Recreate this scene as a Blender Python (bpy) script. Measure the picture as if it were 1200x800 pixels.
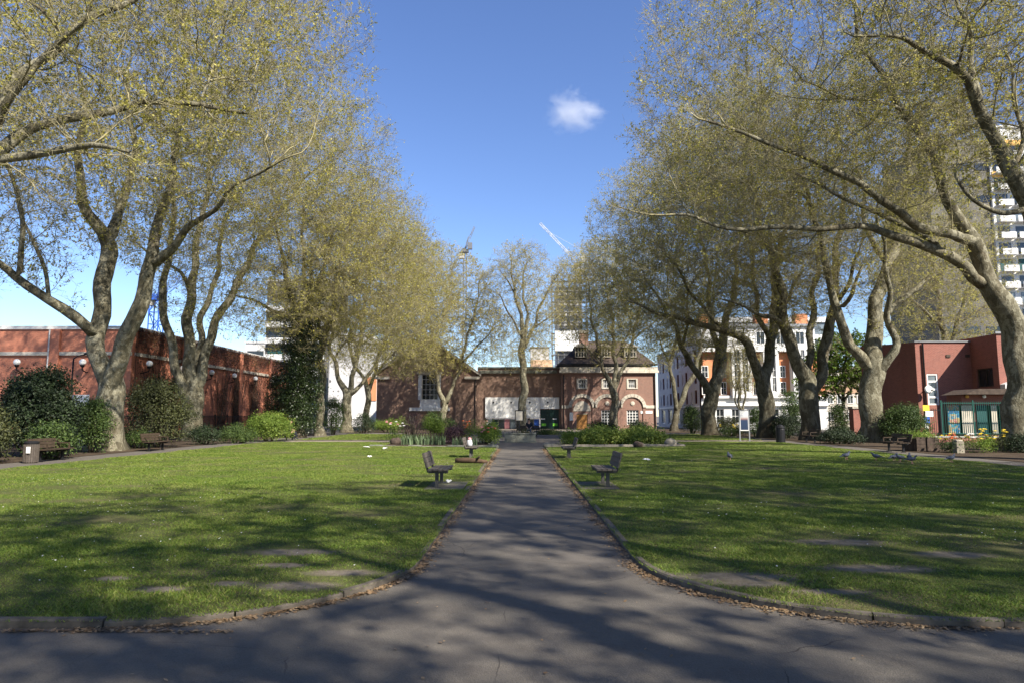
import bpy, bmesh, math, random
import numpy as np
from mathutils import Vector, Matrix, noise
R = math.radians
for o in list(bpy.data.objects): bpy.data.objects.remove(o)
SC = bpy.context.scene
COL = SC.collection

# ---------------------------------------------------------------- camera, sky, sun, exposure
EYE = 1.65; FPX = 800.0
PITCH = math.atan(87/800.0); YAW = math.atan(9/800.0)
cd = bpy.data.cameras.new('camera'); cam = bpy.data.objects.new('camera', cd); COL.objects.link(cam)
cd.sensor_width = 36; cd.lens = 24; cd.clip_end = 6000; cd.clip_start = 0.05
cam.location = (0, 0, EYE); cam.rotation_euler = (math.pi/2+PITCH, 0, YAW)
SC.camera = cam
SUN_AZ, SUN_EL = 44.0, 40.0          # from behind (-Y) towards the right (+X)
sdir = Vector((math.sin(R(SUN_AZ))*math.cos(R(SUN_EL)), -math.cos(R(SUN_AZ))*math.cos(R(SUN_EL)), math.sin(R(SUN_EL))))
W = bpy.data.worlds.new('World'); SC.world = W; W.use_nodes = True
wn = W.node_tree.nodes; wl = W.node_tree.links
sky = wn.new('ShaderNodeTexSky'); sky.sky_type = 'NISHITA'; sky.sun_disc = False
sky.sun_elevation = R(SUN_EL); sky.sun_rotation = R(180-SUN_AZ)
sky.air_density = 1.0; sky.dust_density = 0.1; sky.ozone_density = 4.0; sky.altitude = 50
hs = wn.new('ShaderNodeHueSaturation'); hs.inputs['Saturation'].default_value = 1.08; hs.inputs['Hue'].default_value = .511; wl.new(sky.outputs[0], hs.inputs['Color']); wl.new(hs.outputs[0], wn['Background'].inputs[0]); wn['Background'].inputs[1].default_value = 0.092
sl = bpy.data.lights.new('sun', 'SUN'); sl.energy = 5.0; sl.angle = R(0.53); sl.color = (1.0, 0.93, 0.81)
so = bpy.data.objects.new('sun', sl); COL.objects.link(so); so.rotation_euler = sdir.to_track_quat('Z', 'Y').to_euler(); so.location = sdir*200
vs = SC.view_settings; vs.view_transform = 'Standard'; vs.look = 'None'; vs.gamma = 1; vs.exposure = 1.2; vs.use_curve_mapping = False
cy = SC.cycles; cy.max_bounces = 6; cy.diffuse_bounces = 3; cy.glossy_bounces = 2; cy.transmission_bounces = 3; cy.transparent_max_bounces = 6; cy.volume_bounces = 1
cy.sample_clamp_indirect = 4; cy.use_denoising = True

# ---------------------------------------------------------------- photograph geometry: real places from measured directions
_f = Vector((-math.sin(YAW)*math.cos(PITCH), math.cos(YAW)*math.cos(PITCH), math.sin(PITCH)))
_r = Vector((math.cos(YAW), math.sin(YAW), 0)); _u = _r.cross(_f)
def ray(px, py): return _f + _r*((px-600)/FPX) + _u*((400-py)/FPX)
def P(px, py, Y):
    d = ray(px, py); return Vector((0, 0, EYE)) + d*(Y/d.y)
def G(px, py):
    d = ray(px, py); return Vector((0, 0, EYE)) + d*(EYE/-d.z)
def XZ(px, py, Y):
    p = P(px, py, Y); return p.x, p.z

# ---------------------------------------------------------------- materials
class Nt:
    def __init__(s, name):
        s.m = bpy.data.materials.new(name); s.m.use_nodes = True; s.t = s.m.node_tree; s.n = s.t.nodes; s.l = s.t.links
        s.b = s.n['Principled BSDF']; s.out = s.n['Material Output']
        s.tc = s.n.new('ShaderNodeTexCoord'); s.co = s.tc.outputs['Object']
    def link(s, a, b): s.l.new(a, b)
    def noise(s, scale, detail=3, rough=.55, vec=None, dist=0):
        n = s.n.new('ShaderNodeTexNoise'); n.inputs['Scale'].default_value = scale; n.inputs['Detail'].default_value = detail
        n.inputs['Roughness'].default_value = rough; n.inputs['Distortion'].default_value = dist
        s.link(vec or s.co, n.inputs['Vector']); return n.outputs['Fac']
    def vor(s, scale, feat='F1', out='Distance', vec=None):
        n = s.n.new('ShaderNodeTexVoronoi'); n.feature = feat; n.inputs['Scale'].default_value = scale
        s.link(vec or s.co, n.inputs['Vector']); return n.outputs[out]
    def ramp(s, fac, stops, interp='LINEAR'):
        n = s.n.new('ShaderNodeValToRGB'); e = n.color_ramp.elements; n.color_ramp.interpolation = interp
        while len(e) > 1: e.remove(e[-1])
        for i, (p, c) in enumerate(stops):
            q = e[0] if i == 0 else e.new(p)
            q.position = p; q.color = (c, c, c, 1) if isinstance(c, (int, float)) else (*c, 1)
        s.link(fac, n.inputs[0]); return n.outputs[0]
    def mix(s, fac, a, b, mode='MIX'):
        n = s.n.new('ShaderNodeMix'); n.data_type = 'RGBA'; n.blend_type = mode
        for sock, v in ((n.inputs[0], fac), (n.inputs[6], a), (n.inputs[7], b)):
            if hasattr(v, 'is_output'): s.link(v, sock)
            elif sock == n.inputs[0]: sock.default_value = v
            else: sock.default_value = (*v, 1)
        return n.outputs[2]
    def math(s, op, a, b=0.0):
        n = s.n.new('ShaderNodeMath'); n.operation = op
        for sock, v in ((n.inputs[0], a), (n.inputs[1], b)):
            if hasattr(v, 'is_output'): s.link(v, sock)
            else: sock.default_value = v
        return n.outputs[0]
    def bump(s, h, strength=.4, dist=.02):
        n = s.n.new('ShaderNodeBump'); n.inputs['Strength'].default_value = strength; n.inputs['Distance'].default_value = dist
        s.link(h, n.inputs['Height']); s.link(n.outputs[0], s.b.inputs['Normal']); return n.outputs[0]
    def color(s, c):
        if hasattr(c, 'is_output'): s.link(c, s.b.inputs['Base Color'])
        else: s.b.inputs['Base Color'].default_value = (*c, 1)
    def wallvec(s):
        sp = s.n.new('ShaderNodeSeparateXYZ'); s.link(s.co, sp.inputs[0])
        cb = s.n.new('ShaderNodeCombineXYZ'); s.link(s.math('ADD', sp.outputs[0], sp.outputs[1]), cb.inputs[0]); s.link(sp.outputs[2], cb.inputs[1])
        return cb.outputs[0]
    def set(s, rough=.8, metal=0, spec=.3):
        s.b.inputs['Roughness'].default_value = rough; s.b.inputs['Metallic'].default_value = metal; s.b.inputs['Specular IOR Level'].default_value = spec
        return s.m

def plain(name, c, rough=.7, metal=0, var=.25, scale=6, spec=.3, bump=0.0):
    t = Nt(name); n = t.noise(scale, 5, .6)
    lo = tuple(v*(1-var) for v in c); hi = tuple(min(1, v*(1+var*.7)) for v in c)
    t.color(t.ramp(n, [(.3, lo), (.7, hi)]))
    if bump: t.bump(n, bump, .01)
    return t.set(rough, metal, spec)

def brick(name, c1, c2, mortar, scale=1.0, stain=(.10, .07, .06), stain_amt=.5):
    t = Nt(name); v = t.wallvec()
    b = t.n.new('ShaderNodeTexBrick'); t.link(v, b.inputs['Vector'])
    b.inputs['Color1'].default_value = (*c1, 1); b.inputs['Color2'].default_value = (*c2, 1); b.inputs['Mortar'].default_value = (*mortar, 1)
    b.inputs['Scale'].default_value = scale; b.inputs['Mortar Size'].default_value = .012; b.inputs['Bias'].default_value = -.1
    b.inputs['Brick Width'].default_value = .225; b.inputs['Row Height'].default_value = .075; b.inputs['Mortar Smooth'].default_value = .3
    mp = t.n.new('ShaderNodeMapping'); mp.inputs['Scale'].default_value = (1, 1, .22); t.link(t.co, mp.inputs[0]); n1 = t.noise(.9, 6, .65, mp.outputs[0]); n2 = t.noise(2.5, 5, .6)
    c = t.mix(t.ramp(n1, [(.42, 0.0), (.72, stain_amt)]), b.outputs['Color'], stain)
    c = t.mix(t.ramp(n2, [(.35, 0.0), (.75, .35)]), c, tuple(min(1, x*1.25) for x in c1))
    t.color(c); t.bump(b.outputs['Fac'], -.35, .01)
    return t.set(.9, 0, .2)

def leafmat(name, stops, trans=.35, rough=.6):
    t = Nt(name)
    g = t.n.new('ShaderNodeNewGeometry')
    big = t.noise(.55, 2, .5)
    f = t.math('ADD', t.math('MULTIPLY', g.outputs['Random Per Island'], .7), t.math('MULTIPLY', t.ramp(big, [(.3, 0), (.7, 1)]), .3))
    c = t.ramp(f, stops)
    t.color(c); t.set(rough, 0, .35)
    tr = t.n.new('ShaderNodeBsdfTranslucent'); t.link(c, tr.inputs[0])
    mx = t.n.new('ShaderNodeMixShader'); mx.inputs[0].default_value = trans
    t.link(t.b.outputs[0], mx.inputs[1]); t.link(tr.outputs[0], mx.inputs[2]); t.link(mx.outputs[0], t.out.inputs[0])
    return t.m

M = {}
def bark_mat(name, tint=1.0, dark=.25):
    t = Nt(name); mp = t.n.new('ShaderNodeMapping'); mp.inputs['Scale'].default_value = (1, 1, .55); t.link(t.co, mp.inputs[0]); v = mp.outputs[0]
    k = lambda c: tuple(x*tint for x in c)
    n0 = t.noise(.8, 3, .5, v); n1 = t.noise(2.3, 3, .5, v, .9); n1b = t.noise(3.1, 3, .55, v, .7); n2 = t.noise(7, 5, .65, v, .4); n3 = t.noise(26, 4, .65, v)
    c = t.ramp(n0, [(.3, k((.17, .155, .10))), (.5, k((.25, .23, .16))), (.7, k((.21, .175, .115)))])
    c = t.mix(t.ramp(n1, [(.50, 0), (.53, .8)]), c, k((.36, .335, .24)))
    c = t.mix(t.ramp(n1b, [(.53, 0), (.56, .75)]), c, k((.12, .105, .065)))
    c = t.mix(t.ramp(n2, [(.56, 0), (.62, .55)]), c, k((.085, .075, .045)))
    c = t.mix(t.ramp(n3, [(.32, .45), (.55, 0)]), c, k((.05, .042, .03)))
    sp = t.n.new('ShaderNodeSeparateXYZ'); t.link(t.co, sp.inputs[0])
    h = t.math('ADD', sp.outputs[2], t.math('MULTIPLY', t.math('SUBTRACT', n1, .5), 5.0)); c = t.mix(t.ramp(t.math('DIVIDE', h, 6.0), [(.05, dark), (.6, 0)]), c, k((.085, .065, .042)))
    t.color(c); t.bump(t.math('ADD', t.math('MULTIPLY', n2, 1.2), t.math('ADD', n3, t.math('MULTIPLY', n1, 1.5))), .8, .06)
    return t.set(.85, 0, .15)
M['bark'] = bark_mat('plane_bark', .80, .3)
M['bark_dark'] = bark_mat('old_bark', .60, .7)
M['twig'] = plain('twig_bark', (.27, .24, .14), .9, var=.4, scale=1.5, spec=.1)
M['leaf'] = leafmat('young_plane_leaf', [(0, (.18, .185, .035)), (.35, (.33, .315, .065)), (.65, (.48, .43, .10)), (1, (.62, .55, .18))], .5)
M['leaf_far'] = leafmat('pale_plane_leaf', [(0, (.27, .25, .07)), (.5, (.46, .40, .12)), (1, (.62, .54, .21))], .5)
M['shrub_dark'] = leafmat('evergreen_leaf', [(0, (.008, .014, .006)), (.6, (.018, .032, .010)), (1, (.04, .065, .02))], .15, .62)
M['shrub_mid'] = leafmat('shrub_leaf', [(0, (.02, .038, .01)), (.6, (.06, .10, .022)), (1, (.14, .19, .045))], .3)
M['shrub_bright'] = leafmat('fresh_leaf', [(0, (.07, .12, .018)), (.6, (.17, .25, .038)), (1, (.32, .38, .075))], .45)
M['bedding'] = leafmat('bedding_leaf', [(0, (.10, .15, .025)), (.5, (.22, .29, .05)), (1, (.40, .44, .12))], .45)
M['shrub_olive'] = leafmat('olive_leaf', [(0, (.018, .022, .008)), (.6, (.05, .058, .018)), (1, (.11, .115, .035))], .25)
M['shrub_purple'] = leafmat('purple_leaf', [(0, (.03, .015, .02)), (.6, (.07, .035, .045)), (1, (.12, .06, .07))], .25)
M['blade'] = leafmat('iris_leaf', [(0, (.07, .11, .05)), (1, (.16, .22, .11))], .25)
M['creeper'] = leafmat('bare_creeper', [(0, (.05, .02, .015)), (.6, (.11, .05, .03)), (1, (.16, .10, .04))], .1)
M['ivy'] = leafmat('ivy_leaf', [(0, (.008, .014, .005)), (.5, (.02, .034, .01)), (1, (.055, .08, .022))], .12, .4)
M['fresh_tree'] = leafmat('spring_leaf', [(0, (.08, .14, .02)), (.6, (.16, .25, .03)), (1, (.24, .33, .06))], .45)
M['petal_white'] = plain('white_petal', (.75, .72, .68), .6, scale=3)
M['petal_yellow'] = plain('yellow_petal', (.75, .55, .05), .6, scale=3)
M['petal_pink'] = plain('pink_petal', (.65, .25, .28), .6, scale=3)
M['petal_red'] = plain('orange_petal', (.6, .14, .05), .6, scale=3)
M['brick_left'] = brick('orange_brick', (.56, .20, .115), (.44, .145, .085), (.30, .19, .14), stain=(.2, .07, .05), stain_amt=.35)
M['brick_church'] = brick('brown_brick', (.25, .145, .10), (.165, .095, .07), (.30, .24, .19), stain=(.12, .075, .065), stain_amt=.55)
M['brick_pav'] = brick('red_brown_brick', (.23, .115, .085), (.15, .075, .058), (.32, .25, .2), stain=(.14, .075, .065), stain_amt=.4)
M['brick_right'] = brick('red_brick', (.26, .10, .076), (.18, .068, .054), (.30, .17, .14), stain=(.22, .07, .055), stain_amt=.3)
M['brick_orange'] = brick('bright_orange_brick', (.60, .20, .075), (.52, .16, .06), (.5, .33, .22), stain=(.4, .14, .06), stain_amt=.2)
M['stone'] = plain('pale_stone', (.50, .45, .37), .85, var=.3, scale=1.2, bump=.2)
M['stone_grey'] = plain('grey_stone', (.19, .19, .15), .9, var=.45, scale=3, bump=.4)
M['white'] = plain('white_paint', (.78, .77, .74), .6, var=.06, scale=2)
M['render_white'] = plain('white_render', (.58, .575, .56), .8, var=.1, scale=.6)
M['grey_render'] = plain('grey_panel', (.50, .49, .48), .7, var=.12, scale=.4)
M['blue_render'] = plain('pale_terrace_render', (.50, .50, .51), .8, var=.1, scale=.4)
M['tower_grey'] = plain('dark_cladding', (.10, .094, .085), .6, var=.3, scale=.5)
M['edging_stone'] = plain('pale_edging_stone', (.25, .22, .17), .9, var=.35, scale=3, bump=.4)
M['concrete'] = plain('concrete', (.36, .34, .30), .9, var=.25, scale=2, bump=.2)
M['tile'] = plain('brown_roof_tile', (.075, .055, .045), .85, var=.45, scale=4, bump=.5)
M['tan'] = plain('tan_roof', (.42, .27, .17), .8, var=.15, scale=1)
M['lead'] = plain('lead_roof', (.22, .23, .24), .6, var=.2, scale=1)
M['log'] = plain('fallen_wood', (.075, .045, .026), .85, var=.5, scale=6, bump=.5)
M['dark_concrete'] = plain('dark_concrete', (.085, .08, .072), .9, var=.3, scale=6)
M['wood_door'] = plain('oak_door', (.36, .17, .05), .6, var=.35, scale=4)
M['bench_wood'] = plain('weathered_bench_wood', (.10, .085, .07), .75, var=.4, scale=9, bump=.3)
M['bench_brown'] = plain('brown_bench_wood', (.05, .034, .022), .7, var=.4, scale=9, bump=.3)
M['iron'] = plain('black_iron', (.018, .018, .02), .45, .3, var=.3, scale=8)
M['dark_green'] = plain('dark_green_paint', (.008, .03, .025), .4, 0, var=.2, scale=3)
M['fence_green'] = plain('green_fence_paint', (.010, .075, .056), .5, 0, var=.2, scale=3)
M['teal'] = plain('teal_panel', (.015, .07, .07), .6, 0, var=.3, scale=1.5)
M['bright_green'] = plain('green_reflection', (.18, .55, .05), .5, 0, var=.15)
M['red_frame'] = plain('dark_red_frame', (.16, .03, .03), .6)
M['plank'] = plain('dark_timber', (.07, .05, .038), .85, var=.5, scale=5, bump=.4)
M['bin'] = plain('grey_brown_bin', (.085, .07, .058), .7, var=.3, scale=12)
M['crane_blue'] = plain('blue_crane_paint', (.03, .10, .42), .5)
M['crane_white'] = plain('white_crane_paint', (.48, .49, .50), .5, var=.08)
M['crane_red'] = plain('red_crane_paint', (.55, .07, .05), .5)
M['scaffold'] = plain('scaffold_steel', (.20, .20, .20), .45, .5, var=.3)
M['amber'] = plain('amber_panel', (.75, .42, .10), .6)
M['hair'] = plain('dark_hair', (.02, .015, .012), .7)
M['skin'] = plain('skin', (.50, .30, .22), .6, var=.08)
M['navy'] = plain('navy_cloth', (.015, .018, .03), .9, var=.3, scale=20)
M['denim'] = plain('denim', (.09, .11, .16), .9, var=.3, scale=20)
M['white_cloth'] = plain('white_cloth', (.75, .73, .7), .9, var=.08, scale=10)
M['pigeon'] = plain('pigeon_grey', (.12, .13, .16), .7, var=.6, scale=14)
M['pink'] = plain('pink_cloth', (.65, .28, .28), .9)
def glass(name, c, rough=.08):
    t = Nt(name); n = t.noise(.8, 2)
    t.color(t.ramp(n, [(.35, tuple(x*.6 for x in c)), (.65, c)])); return t.set(rough, 0, .6)
M['glass'] = glass('window_glass', (.03, .035, .04))
M['glass_pale'] = glass('pale_window_glass', (.16, .19, .21), .15)
def perforated():
    t = Nt('perforated_panel'); v = t.wallvec(); d = t.vor(1.1, vec=v); n = t.noise(.35, 3)
    t.color(t.mix(t.math('MULTIPLY', t.math('LESS_THAN', d, .27), t.ramp(n, [(.42, 0), (.5, 1)])), (.52, .51, .50), (.12, .12, .12))); return t.set(.7)
M['perforated'] = perforated()
def lampglobe():
    t = Nt('opal_globe'); t.color((.85, .85, .82)); return t.set(.25, 0, .5)
M['opal'] = lampglobe()
def mural():
    t = Nt('painted_mural'); n1 = t.noise(1.3, 3, .6, dist=1.5); n2 = t.noise(3.1, 2, .5, dist=2)
    c = t.ramp(n1, [(.30, (.02, .10, .22)), (.42, (.05, .25, .33)), (.5, (.30, .22, .10)), (.58, (.35, .08, .10)), (.68, (.04, .12, .28))], 'CONSTANT')
    c = t.mix(t.ramp(n2, [(.56, 0), (.6, .8)], 'LINEAR'), c, (.38, .32, .22)); t.color(c); return t.set(.6)
M['mural'] = mural()
def poster():
    t = Nt('notice_poster'); sp = t.n.new('ShaderNodeSeparateXYZ'); t.link(t.co, sp.inputs[0])
    c = t.ramp(t.math('DIVIDE', sp.outputs[2], 2.0), [(.0, (.02, .03, .06)), (.69, (.03, .05, .10)), (.74, (.30, .18, .16)), (.80, (.55, .55, .56))])
    t.color(c); return t.set(.4)
M['poster'] = poster()

def asphalt():
    t = Nt('path_asphalt')
    agg = t.vor(95); n1 = t.noise(.35, 4, .55); n2 = t.noise(4, 5, .65); n3 = t.noise(160, 2, .6)
    c = t.ramp(agg, [(.1, (.074, .066, .054)), (.55, (.120, .107, .089))])
    c = t.mix(t.ramp(n1, [(.35, .0), (.7, .55)]), c, (.132, .115, .10))
    c = t.mix(t.ramp(n2, [(.45, 0), (.75, .45)]), c, (.068, .056, .048))
    c = t.mix(t.ramp(n3, [(.68, 0), (.74, .8)]), c, (.34, .31, .28))
    wv = t.n.new('ShaderNodeMix'); wv.data_type = 'VECTOR'; wv.inputs[0].default_value = .12; t.link(t.co, wv.inputs[4]); nz = t.n.new('ShaderNodeTexNoise'); nz.inputs['Scale'].default_value = 2.5; nz.inputs['Detail'].default_value = 4; t.link(t.co, nz.inputs['Vector']); t.link(nz.outputs['Color'], wv.inputs[5])
    ck = t.vor(.55, 'DISTANCE_TO_EDGE', vec=wv.outputs[1]); cm = t.math('MULTIPLY', t.math('LESS_THAN', ck, .0018), t.ramp(t.noise(.8, 2), [(.5, 0), (.6, .7)]))
    c = t.mix(cm, c, (.025, .02, .018)); st = t.noise(1.6, 6, .7, dist=1.2); c = t.mix(t.ramp(st, [(.56, 0), (.72, .28)]), c, (.07, .058, .048))
    t.color(c); t.bump(t.math('ADD', agg, n2), .55, .006)
    return t.set(.85, 0, .25)
M['asphalt'] = asphalt()
def soil(name, a, b, cc):
    t = Nt(name); n1 = t.noise(1.2, 6, .65); n2 = t.noise(22, 5, .7)
    c = t.ramp(n1, [(.3, a), (.5, b), (.7, cc)]); c = t.mix(t.ramp(n2, [(.35, .6), (.6, 0)]), c, tuple(x*.5 for x in a)); t.color(c)
    t.bump(n2, .6, .03); return t.set(.95, 0, .1)
M['soil'] = soil('bed_soil', (.045, .032, .022), (.075, .055, .038), (.12, .09, .06))
M['bare'] = soil('trodden_soil', (.15, .125, .08), (.22, .185, .125), (.28, .235, .165))
M['gravel'] = soil('gravel_path', (.20, .165, .13), (.27, .23, .185), (.33, .28, .23))
M['ground'] = soil('town_ground', (.13, .12, .105), (.17, .155, .14), (.21, .19, .17))
PATCH = [(345, 693, 0.42, 0.17), (403, 677, 0.4, 0.14), (345, 652, 0.5, 0.2), (190, 697, 0.26, 0.12), (268, 690, 0.2, 0.1), (130, 684, 0.18, 0.1), (860, 682, 0.6, 0.22), (888, 690, 0.4, 0.15), (1030, 672, 0.6, 0.2), (985, 640, 0.6, 0.22), (1120, 655, 0.45, 0.2), (975, 700, 0.35, 0.1), (330, 668, 0.28, 0.12)]
def lawnbase():
    t = Nt('lawn_turf'); n1 = t.noise(.5, 5, .6); n2 = t.noise(9, 5, .7); n3 = t.noise(60, 3, .7)
    c = t.ramp(n1, [(.3, (.08, .11, .025)), (.5, (.12, .125, .045)), (.62, (.17, .145, .075)), (.75, (.22, .18, .115))])
    c = t.mix(t.ramp(n2, [(.45, 0), (.7, .6)]), c, (.10, .10, .035)); c = t.mix(t.ramp(n3, [(.3, .7), (.6, 0)]), c, (.02, .03, .006))
    # worn patches of trodden earth, each at its own place on the lawn
    wob = t.math('MULTIPLY', t.math('SUBTRACT', t.noise(5, 5, .7), .5), 2.2); mask = None
    for px, py, rx, ry in PATCH:
        g = G(px, py); mp = t.n.new('ShaderNodeMapping'); mp.vector_type = 'TEXTURE'; mp.inputs['Location'].default_value = (g.x, g.y, .055); mp.inputs['Scale'].default_value = (rx*.84, ry*.84, 1); t.link(t.co, mp.inputs[0])
        ln = t.n.new('ShaderNodeVectorMath'); ln.operation = 'LENGTH'; t.link(mp.outputs[0], ln.inputs[0]); d = ln.outputs['Value']; mask = d if mask is None else t.math('MINIMUM', mask, d)
    c = t.mix(t.ramp(t.math('ADD', t.math('MULTIPLY', mask, .5), t.math('MULTIPLY', wob, .25)), [(.35, 1), (.75, 0)]), c, t.ramp(n2, [(.35, (.15, .125, .09)), (.65, (.25, .21, .16))]))
    t.color(c); t.bump(t.math('ADD', n3, n2), .8, .04); return t.set(.95, 0, .1)
M['lawn'] = lawnbase()
M['grass'] = leafmat('grass_blade', [(0, (.050, .105, .011)), (.4, (.12, .19, .022)), (.7, (.20, .25, .04)), (.9, (.28, .28, .08)), (1, (.38, .34, .16))], .35, .55)
M['kerb'] = plain('edging_concrete', (.11, .092, .073), .9, var=.5, scale=7, bump=.4)
M['dead_leaf'] = leafmat('dead_leaf', [(0, (.11, .07, .04)), (.5, (.21, .135, .07)), (1, (.34, .25, .15))], .1)
# ---------------------------------------------------------------- mesh helpers
class MB:
    def __init__(s): s.v = []; s.f = []; s.mi = []; s.m = 0
    def add(s, vs, fs):
        k = len(s.v); s.v += [tuple(v) for v in vs]
        for f in fs: s.f.append(tuple(k+i for i in f)); s.mi.append(s.m)
        return s
    def box(s, a, b):
        (x0, y0, z0), (x1, y1, z1) = a, b
        x0, x1 = min(x0, x1), max(x0, x1); y0, y1 = min(y0, y1), max(y0, y1); z0, z1 = min(z0, z1), max(z0, z1)
        return s.add([(x0,y0,z0),(x1,y0,z0),(x1,y1,z0),(x0,y1,z0),(x0,y0,z1),(x1,y0,z1),(x1,y1,z1),(x0,y1,z1)],
                     [(0,3,2,1),(4,5,6,7),(0,1,5,4),(1,2,6,5),(2,3,7,6),(3,0,4,7)])
    def bar(s, a, b, w, h=None):
        a = Vector(a); b = Vector(b); h = h or w; d = (b-a).normalized()
        u = d.cross(Vector((0,0,1)) if abs(d.z) < .95 else Vector((0,1,0))).normalized(); v = u.cross(d)
        vs = [p+u*(i*w/2)+v*(j*h/2) for p in (a, b) for i, j in ((-1,-1),(1,-1),(1,1),(-1,1))]
        return s.add(vs, [(0,1,2,3),(7,6,5,4),(0,4,5,1),(1,5,6,2),(2,6,7,3),(3,7,4,0)])
    def tube(s, pts, rad, n=8, cap=True):
        pts = [Vector(p) for p in pts]; rad = rad if hasattr(rad, '__len__') else [rad]*len(pts)
        u = None; vs = []; fs = []
        for i, p in enumerate(pts):
            d = (pts[min(i+1, len(pts)-1)]-pts[max(i-1, 0)]).normalized()
            if u is None: u = d.cross(Vector((0,0,1)) if abs(d.z) < .9 else Vector((1,0,0)))
            u = (u-d*u.dot(d)).normalized(); w = d.cross(u)
            vs += [p+(u*math.cos(2*math.pi*k/n)+w*math.sin(2*math.pi*k/n))*rad[i] for k in range(n)]
        for i in range(len(pts)-1):
            for k in range(n): fs.append((i*n+k, i*n+(k+1)%n, (i+1)*n+(k+1)%n, (i+1)*n+k))
        if cap: fs.append(tuple(range(n-1, -1, -1))); fs.append(tuple((len(pts)-1)*n+k for k in range(n)))
        return s.add(vs, fs)
    def lathe(s, c, prof, n=16):
        c = Vector(c); vs = []; fs = []
        for r, z in prof: vs += [c+Vector((r*math.cos(2*math.pi*k/n), r*math.sin(2*math.pi*k/n), z)) for k in range(n)]
        for i in range(len(prof)-1):
            for k in range(n): fs.append((i*n+k, i*n+(k+1)%n, (i+1)*n+(k+1)%n, (i+1)*n+k))
        fs.append(tuple(range(n-1, -1, -1))); fs.append(tuple((len(prof)-1)*n+k for k in range(n)))
        return s.add(vs, fs)
    def sphere(s, c, r, n=12):
        r = r if hasattr(r, '__len__') else (r, r, r); m = n//2; vs = []; fs = []
        for i in range(m+1):
            t = math.pi*i/m
            vs += [(c[0]+r[0]*math.sin(t)*math.cos(2*math.pi*k/n), c[1]+r[1]*math.sin(t)*math.sin(2*math.pi*k/n), c[2]-r[2]*math.cos(t)) for k in range(n)]
        for i in range(m):
            for k in range(n): fs.append((i*n+k, i*n+(k+1)%n, (i+1)*n+(k+1)%n, (i+1)*n+k))
        return s.add(vs, fs)
    def prism(s, poly, axis, a, b):      # poly in the two other axes, extruded along axis
        def pt(p, q): return (q, p[0], p[1]) if axis == 0 else (p[0], q, p[1]) if axis == 1 else (p[0], p[1], q)
        n = len(poly); vs = [pt(p, a) for p in poly]+[pt(p, b) for p in poly]
        return s.add(vs, [tuple(range(n)), tuple(range(2*n-1, n-1, -1))]+[(i, n+i, n+(i+1)%n, (i+1)%n) for i in range(n)])
    def sheet(s, poly, z): return s.add([(x, y, z) for x, y in poly], [tuple(range(len(poly)))])
    def build(s, name, mats, parent=None, smooth=False, loc=None):
        me = bpy.data.meshes.new(name); off = Vector(loc) if loc is not None else Vector((0,0,0))
        me.from_pydata([Vector(v)-off for v in s.v], [], s.f)
        for m in (mats if isinstance(mats, (list, tuple)) else [mats]): me.materials.append(m)
        me.polygons.foreach_set('material_index', s.mi)
        bm = bmesh.new(); bm.from_mesh(me); bmesh.ops.recalc_face_normals(bm, faces=bm.faces); bm.to_mesh(me); bm.free()
        if smooth: me.polygons.foreach_set('use_smooth', [True]*len(me.polygons))
        o = bpy.data.objects.new(name, me); COL.objects.link(o); o.location = off
        if parent is not None: o.parent = parent
        return o
def np_mesh(name, V, quads=None, qm=None, tris=None, tm=None, mats=(), smooth=False):
    me = bpy.data.meshes.new(name); V = np.asarray(V, np.float32).reshape(-1, 3)
    quads = np.zeros((0,4), np.int32) if quads is None else np.asarray(quads, np.int32); tris = np.zeros((0,3), np.int32) if tris is None else np.asarray(tris, np.int32)
    me.vertices.add(len(V)); me.vertices.foreach_set('co', V.ravel())
    nl = quads.size+tris.size; me.loops.add(nl); me.loops.foreach_set('vertex_index', np.concatenate([quads.ravel(), tris.ravel()]))
    tot = np.concatenate([np.full(len(quads), 4), np.full(len(tris), 3)]).astype(np.int32)
    me.polygons.add(len(tot)); me.polygons.foreach_set('loop_start', (np.cumsum(tot)-tot).astype(np.int32)); me.polygons.foreach_set('loop_total', tot)
    mi = np.concatenate([np.zeros(len(quads), np.int32) if qm is None else qm, np.zeros(len(tris), np.int32) if tm is None else tm]).astype(np.int32)
    me.polygons.foreach_set('material_index', mi)
    if smooth: me.polygons.foreach_set('use_smooth', np.ones(len(tot), bool))
    for m in mats: me.materials.append(m)
    me.update(calc_edges=True); return me
def link(name, me, parent=None):
    o = bpy.data.objects.new(name, me); COL.objects.link(o)
    if parent is not None: o.parent = parent
    return o
def tag(o, label=None, cat=None, group=None, kind=None):
    for k, v in (('label', label), ('category', cat), ('group', group), ('kind', kind)):
        if v: o[k] = v
    return o
def thing(name, label, cat, loc=(0,0,0), rz=0, group=None):
    o = bpy.data.objects.new(name, None); COL.objects.link(o); o.location = loc; o.rotation_euler = (0,0,rz); o.empty_display_size = .2
    return tag(o, label, cat, group)
def copy_tree(o, loc, rz=None, label=None, group=None, sc=None):
    def rec(a, par):
        c = a.copy(); COL.objects.link(c)
        if par is not None: c.parent = par
        for ch in [x for x in KIDS.get(a.name, [])]: rec(ch, c)
        return c
    KIDS = {}
    for x in COL.objects:
        if x.parent: KIDS.setdefault(x.parent.name, []).append(x)
    c = rec(o, None); c.location = loc
    if rz is not None: c.rotation_euler = (0, 0, rz)
    if sc: c.scale = (sc, sc, sc)
    if label: c['label'] = label
    if group: c['group'] = group
    return c
def struct(name, mb, m, z=None): return tag(mb.build(name, m), kind='structure')

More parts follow.
